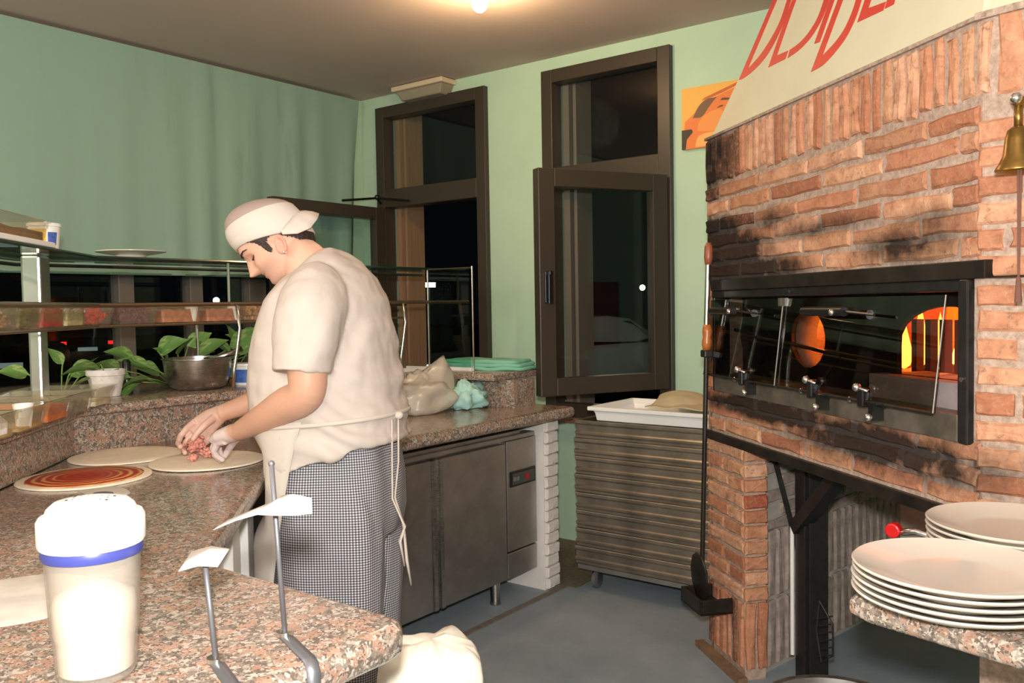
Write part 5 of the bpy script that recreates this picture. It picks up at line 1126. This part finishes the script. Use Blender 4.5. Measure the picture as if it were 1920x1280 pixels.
for v in body.data.vertices:
    p = v.co; c = SK; rel = p
    a_, b_, z_ = rel.dot(FD), rel.dot(LF), rel.z
    if z_ < 1.30:
        c = SK.lerp(TAN, max(0, min(1, (1.30 - z_) * 8)))
        if b_ > .04:
            t_ = (p - wr).dot(hdir) + .012 * noise.noise(p * 60); c = c.lerp(FLO, max(0, min(1, (t_ - .005) / .02)))
        elif a_ > .45: c = c.lerp(SK.lerp(FLO, .3), max(0, min(1, (a_ - .45) / .05)))
    else:
        f = (a_ - HO[0]) * HF[0] + (z_ - HO[1]) * HF[1]; h = (a_ - HO[0]) * HU[0] + (z_ - HO[1]) * HU[1]
        b0 = b_; f, b_ = f * cos(TW) + b0 * sin(TW), b0 * cos(TW) - f * sin(TW)
        c = c.lerp(STB, .6 * G(f - .06, .04) * max(0, min(1, (-.030 - h) / .025)))
        if f > .07: c = c.lerp(LIP, min(1, 1.0 * G(h + .0575, .009) * G(b_, .022)))
        if abs(b_) > .071 and -.05 < f < .01 and -.075 < h < -.008: c = c.lerp(V(rgb(222, 140, 122)[:3]), .6)
    cols += [c[0], c[1], c[2], 1]
ca.data.foreach_set('color', cols)
# face details
m_hair = plain('dark_hair', rgb(44, 32, 26), .6, var=.4, scale=200, stretch=(1, 1, .3))
for s in (1, -1):
    mb = MB(); mb.tube([head_pt(s * t_, h_, .0012) for t_, h_ in ((.22, .0205), (.32, .0235), (.46, .026), (.62, .0265), (.78, .021))], [(.002, .003), (.003, .005), (.003, .005), (.0022, .004), (.001, .0015)], 8); mb.build('eyebrow', m_hair, chef, smooth=True)
    mb = MB(); mb.ball(HD(.0745, s * .032, -.002), .0112, 16); e_ = mb.build('eye', plain('eye_white', rgb(150, 122, 110), .3), chef, smooth=True)
    mb = MB(); mb.ball(HD(.0815, s * .033, -.0065), .0055, 12); mb.build('iris', plain('iris', rgb(40, 26, 20), .2), e_, smooth=True)
    mb = MB(); mb.tube([head_pt(s * t_, h_, .0012) for t_, h_ in ((.27, -.002), (.40, -.0055), (.55, -.0065), (.72, -.003))], [.0012, .0022, .0024, .0012], 8); mb.build('eyelash', m_hair, e_, smooth=True)
mb = MB(); mb.tube([HD(-.011 + .004 * cos(t_), .084, -.068 + .004 * sin(t_)) for t_ in [2*pi*i/12 for i in range(13)]], .001, 6); mb.build('earring', m_chrome, chef, smooth=True)
# hair: a thin shell round back and sides with sideburns
mb = MB(); n = 260; nh = 96; vs = []; fs = []
def hair_low(ph):
    tab = [(0, 9), (1.02, 9), (1.021, .032), (1.16, .016), (1.20, -.004), (1.25, -.026), (1.29, -.036), (1.40, -.034), (1.41, -.004), (1.52, .002), (1.75, .0), (1.88, -.02), (2.12, -.040), (2.4, -.060), (2.8, -.072), (3.2, -.074)]
    return lerp_tab(tab, ph)[0] + .0016 * sin(ph * 60) + .001 * sin(ph * 143)
for j in range(nh + 1):
    h = -.080 + .133 * j / nh
    for k in range(n): vs.append(head_pt(2 * pi * k / n - pi + 1e-4, h, .0048 + .0016 * noise.noise(V((k * .6, h * 50, 0)))))
for j in range(nh):
    h = -.080 + .133 * (j + .5) / nh
    for k in range(n):
        if h > hair_low(abs(2 * pi * (k + .5) / n - pi)) and h < .034 + .44 * (.005 + .11 * cos(2 * pi * (k + .5) / n - pi)): fs.append((j*n+k, j*n+(k+1) % n, (j+1)*n+(k+1) % n, (j+1)*n+k))
mb.add(vs, fs); mb.build('hair', m_hair, chef, smooth=True, solid=.003, fix=False)
# cap: cloth band, net crown, peak turned to the back
m_cap = plain('cream_cap_cloth', rgb(206, 195, 185), .85, bmp=.1, scale=220)
cap = chef
def cring(fc, hc, L, wd, sl, n=64, dz=0): return [HD(fc + L * cos(t_), wd * sin(t_), hc + dz + sl * L * cos(t_)) for t_ in [2*pi*k/n for k in range(n)]]
cr = [(.005, .006, .107, .081, .44), (.005, .008, .110, .084, .44), (.005, .030, .113, .087, .40), (.005, .036, .112, .086, .38), (.004, .039, .1145, .0875, .38), (.004, .070, .112, .086, .29), (.003, .092, .107, .0835, .225), (.003, .095, .104, .0815, .225)]
mb = MB().loft([cring(*q) for q in cr], False); cb = mb.build('cap_band', m_cap, chef, smooth=True, solid=.003, fix=False)
def mesh_mat():
    m, nt, b = nodes('cap_net'); b.inputs['Base Color'].default_value = rgb(176, 156, 146); b.inputs['Roughness'].default_value = .9; b.inputs['Alpha'].default_value = .82; return m
m_net = mesh_mat()
MB().loft([cring(.003 + .014 * (1 - q * q), .0935, .105 * q, .082 * q, .225, dz=.064 * (1 - q * q) ** .60) for q in (1, .985, .95, .88, .75, .55, .3, .06)], True).build('cap_crown', m_net, cb, smooth=True, fix=False)
mb = MB(); vs = []; PKT = [(0, -.106, 0, .040, -.150, 0, -.006), (.25, -.100, .03, .030, -.140, .038, -.030), (.5, -.085, .057, .014, -.110, .066, -.050), (.75, -.062, .0755, .0, -.072, .083, -.046), (1, -.034, .085, -.012, -.036, .087, -.022)]
n = 32
for i in range(n + 1):
    u = i / n * 2 - 1; q = lerp_tab(PKT, abs(u)); sg = 1 if u > 0 else -1
    if u < 0: q = q[:3] + [q[0] + (q[3] - q[0]) * (1 - .6 * min(1, -u * 3)), q[1] * 1.02, q[2] + (q[5] - q[2]) * (1 - .6 * min(1, -u * 3))]
    for k in range(4):
        t_ = k / 3; bow = .003 * sin(pi * t_); vs.append(HD(q[0] + (q[3] - q[0]) * t_ - bow, sg * (q[1] + (q[4] - q[1]) * t_), q[2] + (q[5] - q[2]) * t_ + bow))
mb.add(vs, [(4*i+k, 4*i+k+1, 4*i+k+5, 4*i+k+4) for i in range(n) for k in range(3)]); mb.build('cap_peak', m_cap, cb, smooth=True, solid=.003, fix=False)
# shirt with sleeves, creased
def shirt_mat():
    m, nt, b = nodes('cream_shirt_cloth'); co = coord(nt); h = noise_(nt, co, 240, 2); f = noise_(nt, coord(nt, (1, 1, .35)), 9, 3, .5)
    b.inputs['Base Color'].default_value = rgb(198, 186, 176); b.inputs['Roughness'].default_value = .9; bump(nt, b, f, .35, .02); return m
mb = MB(); mb.loft([between(p[0], p[1], p[2], 64) for p in SH])
def sleeve(tab): tab = dense(tab); mb.tube([W(*p) for p, r in tab], [r for p, r in tab], 28)
sleeve([((-.01, .10, 1.385), .075), ((-.02, .155, 1.355), .092), ((-.03, .20, 1.305), .096), ((-.03, .228, 1.24), .089), ((-.028, .242, 1.185), .081), ((-.026, .248, 1.150), .078)])
sleeve([((.04, -.10, 1.385), .085), ((.07, -.16, 1.35), .095), ((.11, -.21, 1.29), .09), ((.15, -.235, 1.22), .08), ((.175, -.245, 1.17), .072)])
shirt = remeshed(mb, 'shirt', shirt_mat(), chef, .0065, 3)
nrm = [v.normal.copy() for v in shirt.data.vertices]
for v, n_ in zip(shirt.data.vertices, nrm):
    p = v.co; a_, b_, z_ = p.dot(FD), p.dot(LF), p.z
    k = max(0, min(1, (1.22 - z_) / .2)) * max(0, min(1, (.12 - a_) / .2))          # drag folds low on the back
    w_ = sin(70 * (z_ - .62 * (a_ + .2) ** 1 + .03 * noise.noise(p * 7)) + 2 * noise.noise(p * 6)); s_ = .0075 * k * (abs(w_) ** .7 * math.copysign(1, w_))
    k2 = max(0, min(1, (z_ - 1.05) / .15)) * max(0, min(1, (-.02 - a_) / .08)) * max(0, min(1, (1.36 - z_) / .1))
    s_ += .004 * k2 * sin(95 * (a_ + .3 * z_ + .02 * noise.noise(p * 8)))
    s_ += .006 * noise.noise(p * 11) + .003 * noise.noise(p * 26); v.co = p + n_ * s_
# trousers
def check_mat():
    m, nt, b = nodes('checked_trouser_cloth'); co = coord(nt, (1, 1, 1), 'Object', (0, 0, -math.atan2(FD.y, FD.x))); s = N(nt, 'ShaderNodeSeparateXYZ'); nt.links.new(co, s.inputs[0])
    q = lambda o: math_(nt, 'LESS_THAN', math_(nt, 'FRACT', math_(nt, 'MULTIPLY', o, 1 / .0072)), .58)
    u = math_(nt, 'MULTIPLY', math_(nt, 'ARCTAN2', s.outputs[1], s.outputs[0]), .205)
    k = math_(nt, 'MULTIPLY', math_(nt, 'ADD', q(u), q(s.outputs[2])), .5)
    nt.links.new(ramp(nt, k, [(.25, rgb(226, 222, 214)), (.5, rgb(136, 134, 138)), (.95, rgb(62, 62, 76))], 'LINEAR'), b.inputs['Base Color']); b.inputs['Roughness'].default_value = .9; return m
mb = MB()
def leg_ring(a, b, z, ra, rb): return [W(*((a + (ra * (1 + .05 * sin(5 * t_ + z * 2) + .03 * sin(9 * t_ - z * 3))) * cos(t_)), b + rb * (1 + .05 * sin(5 * t_ + z * 2)) * sin(t_), z)) for t_ in [2*pi*k/56 for k in range(56)]]
mb.loft([leg_ring(.0, .0, z, ra, rb) for z, ra, rb in ((1.0, .165, .185), (.92, .178, .20), (.82, .190, .215), (.72, .190, .215), (.66, .175, .205))])
for s in (1, -1): mb.loft([leg_ring(.010 - .012 * s, s * .10, z, ra, rb) for z, ra, rb in ((.88, .13, .09), (.80, .160, .106), (.74, .178, .114), (.66, .182, .116), (.5, .176, .114), (.3, .16, .108), (.12, .14, .1), (.05, .135, .098))])
tr = remeshed(mb, 'trousers', check_mat(), chef, .008, 3)
for s in (1, -1):
    mb = MB(); mb.loft([[W(.02 + ra * cos(t_) + da, s * .1 + rb * sin(t_), z) for t_ in [2*pi*k/28 for k in range(28)]] for z, ra, rb, da in ((.001, .135, .048, .02), (.02, .14, .052, .02), (.06, .12, .05, .01), (.10, .06, .045, -.05))]); mb.build('shoe', plain('black_leather', rgb(30, 28, 28), .45), chef, smooth=60)
# apron: front panel tied with a string round the waist
m_apron = plain('cream_apron_cloth', rgb(204, 193, 180), .9, bmp=.12, scale=40)
mb = MB(); rows = []; nj, ni = 26, 30
for j in range(nj + 1):
    t_ = j / nj; z = .995 - t_ * .66; row = []
    for i in range(ni + 1):
        u = i / ni * 2 - 1; th = u * R(92 - 34 * t_); A_ = .240 - .02 * t_ + .012; B_ = .236
        if t_ < .12: A_ += .010
        fl = 1 + .018 * sin(u * 9 + t_ * 2) * t_
        row.append(W(A_ * fl * abs(cos(th)) ** .9 * (1 if cos(th) > 0 else -1) + .0, B_ * fl * math.copysign(abs(sin(th)) ** .85, th), z + .02 * abs(u) ** 2 - .012 * (1 - abs(u)) * 0))
    rows.append(row)
mb.v = [p for r_ in rows for p in r_]; mb.f = [(j*(ni+1)+i, j*(ni+1)+i+1, (j+1)*(ni+1)+i+1, (j+1)*(ni+1)+i) for j in range(nj) for i in range(ni)]
ap = mb.build('apron', m_apron, chef, smooth=True, solid=.002, fix=False)
sv = [between((-.206, 1.018), (.246, .985), .236, 72)[k] for k in range(72)]
MB().tube(sv + sv[:1], [(.004, .007)] * 73, 6, caps=False).build('apron_string', m_apron, ap, smooth=True)
for da, db, zz in ((0, 0, .60), (.012, .018, .66)):
    MB().tube([W(-.208 + da, .03 + db, 1.012), W(-.216 + da, .05 + db, .97), W(-.212 + da, .045 + db, .88), W(-.205, .06 + db, .78), W(-.225 - da, .05 + db, .70), W(-.235 + da, .055 + db, zz), W(-.24 + da, .04 + db, zz - .07)], [(.003, .006), (.003, .006), (.003, .007), (.003, .008), (.004, .012), (.005, .018), (.003, .022)], 6).build('apron_string', m_apron, ap, smooth=True)
MB().ball(W(-.212, .035, 1.012), (.014, .014, .012), 10).build('apron_knot', m_apron, ap, smooth=True)
# meat in the hand and on the dough
hm = W(.528, -.062, .890); lump('minced_meat', 'handful of raw minced meat in the chef\'s right hand', hm, (.024, .020, .022), 90, 1)
lump('minced_meat', 'clump of minced meat falling onto the dough below the right hand', (-2.392, 1.560, .874), (.020, .018, .012), 40, 2)
lump('minced_meat', 'small lone clump of minced meat lying on the bare dough', (-2.374, 1.503, .868), (.011, .011, .006), 22, 3)

# where he leans against the counter his clothes and belly give way to its edge
en = V((.712, .73, 0)).normalized()
for o, m_ in ((tr, .004), (shirt, .007), (ap, .011)):
    for v in o.data.vertices:
        q = v.co + BP; wz = max(0, min(1, (q.z - .64) / .14)) * max(0, min(1, (1.02 - q.z) / .15))
        if wz <= 0: continue
        wz = wz * wz * (3 - 2 * wz); d1 = (q - V((-1.44, .928, 0))).dot(V((en.x, en.y, 0)))
        if d1 < m_ and q.z < 1.02: v.co += V((en.x, en.y, 0)) * (m_ - d1) * wz
        d2 = (v.co + BP).x + 2.17
        if d2 < m_: v.co.x += (m_ - d2) * wz
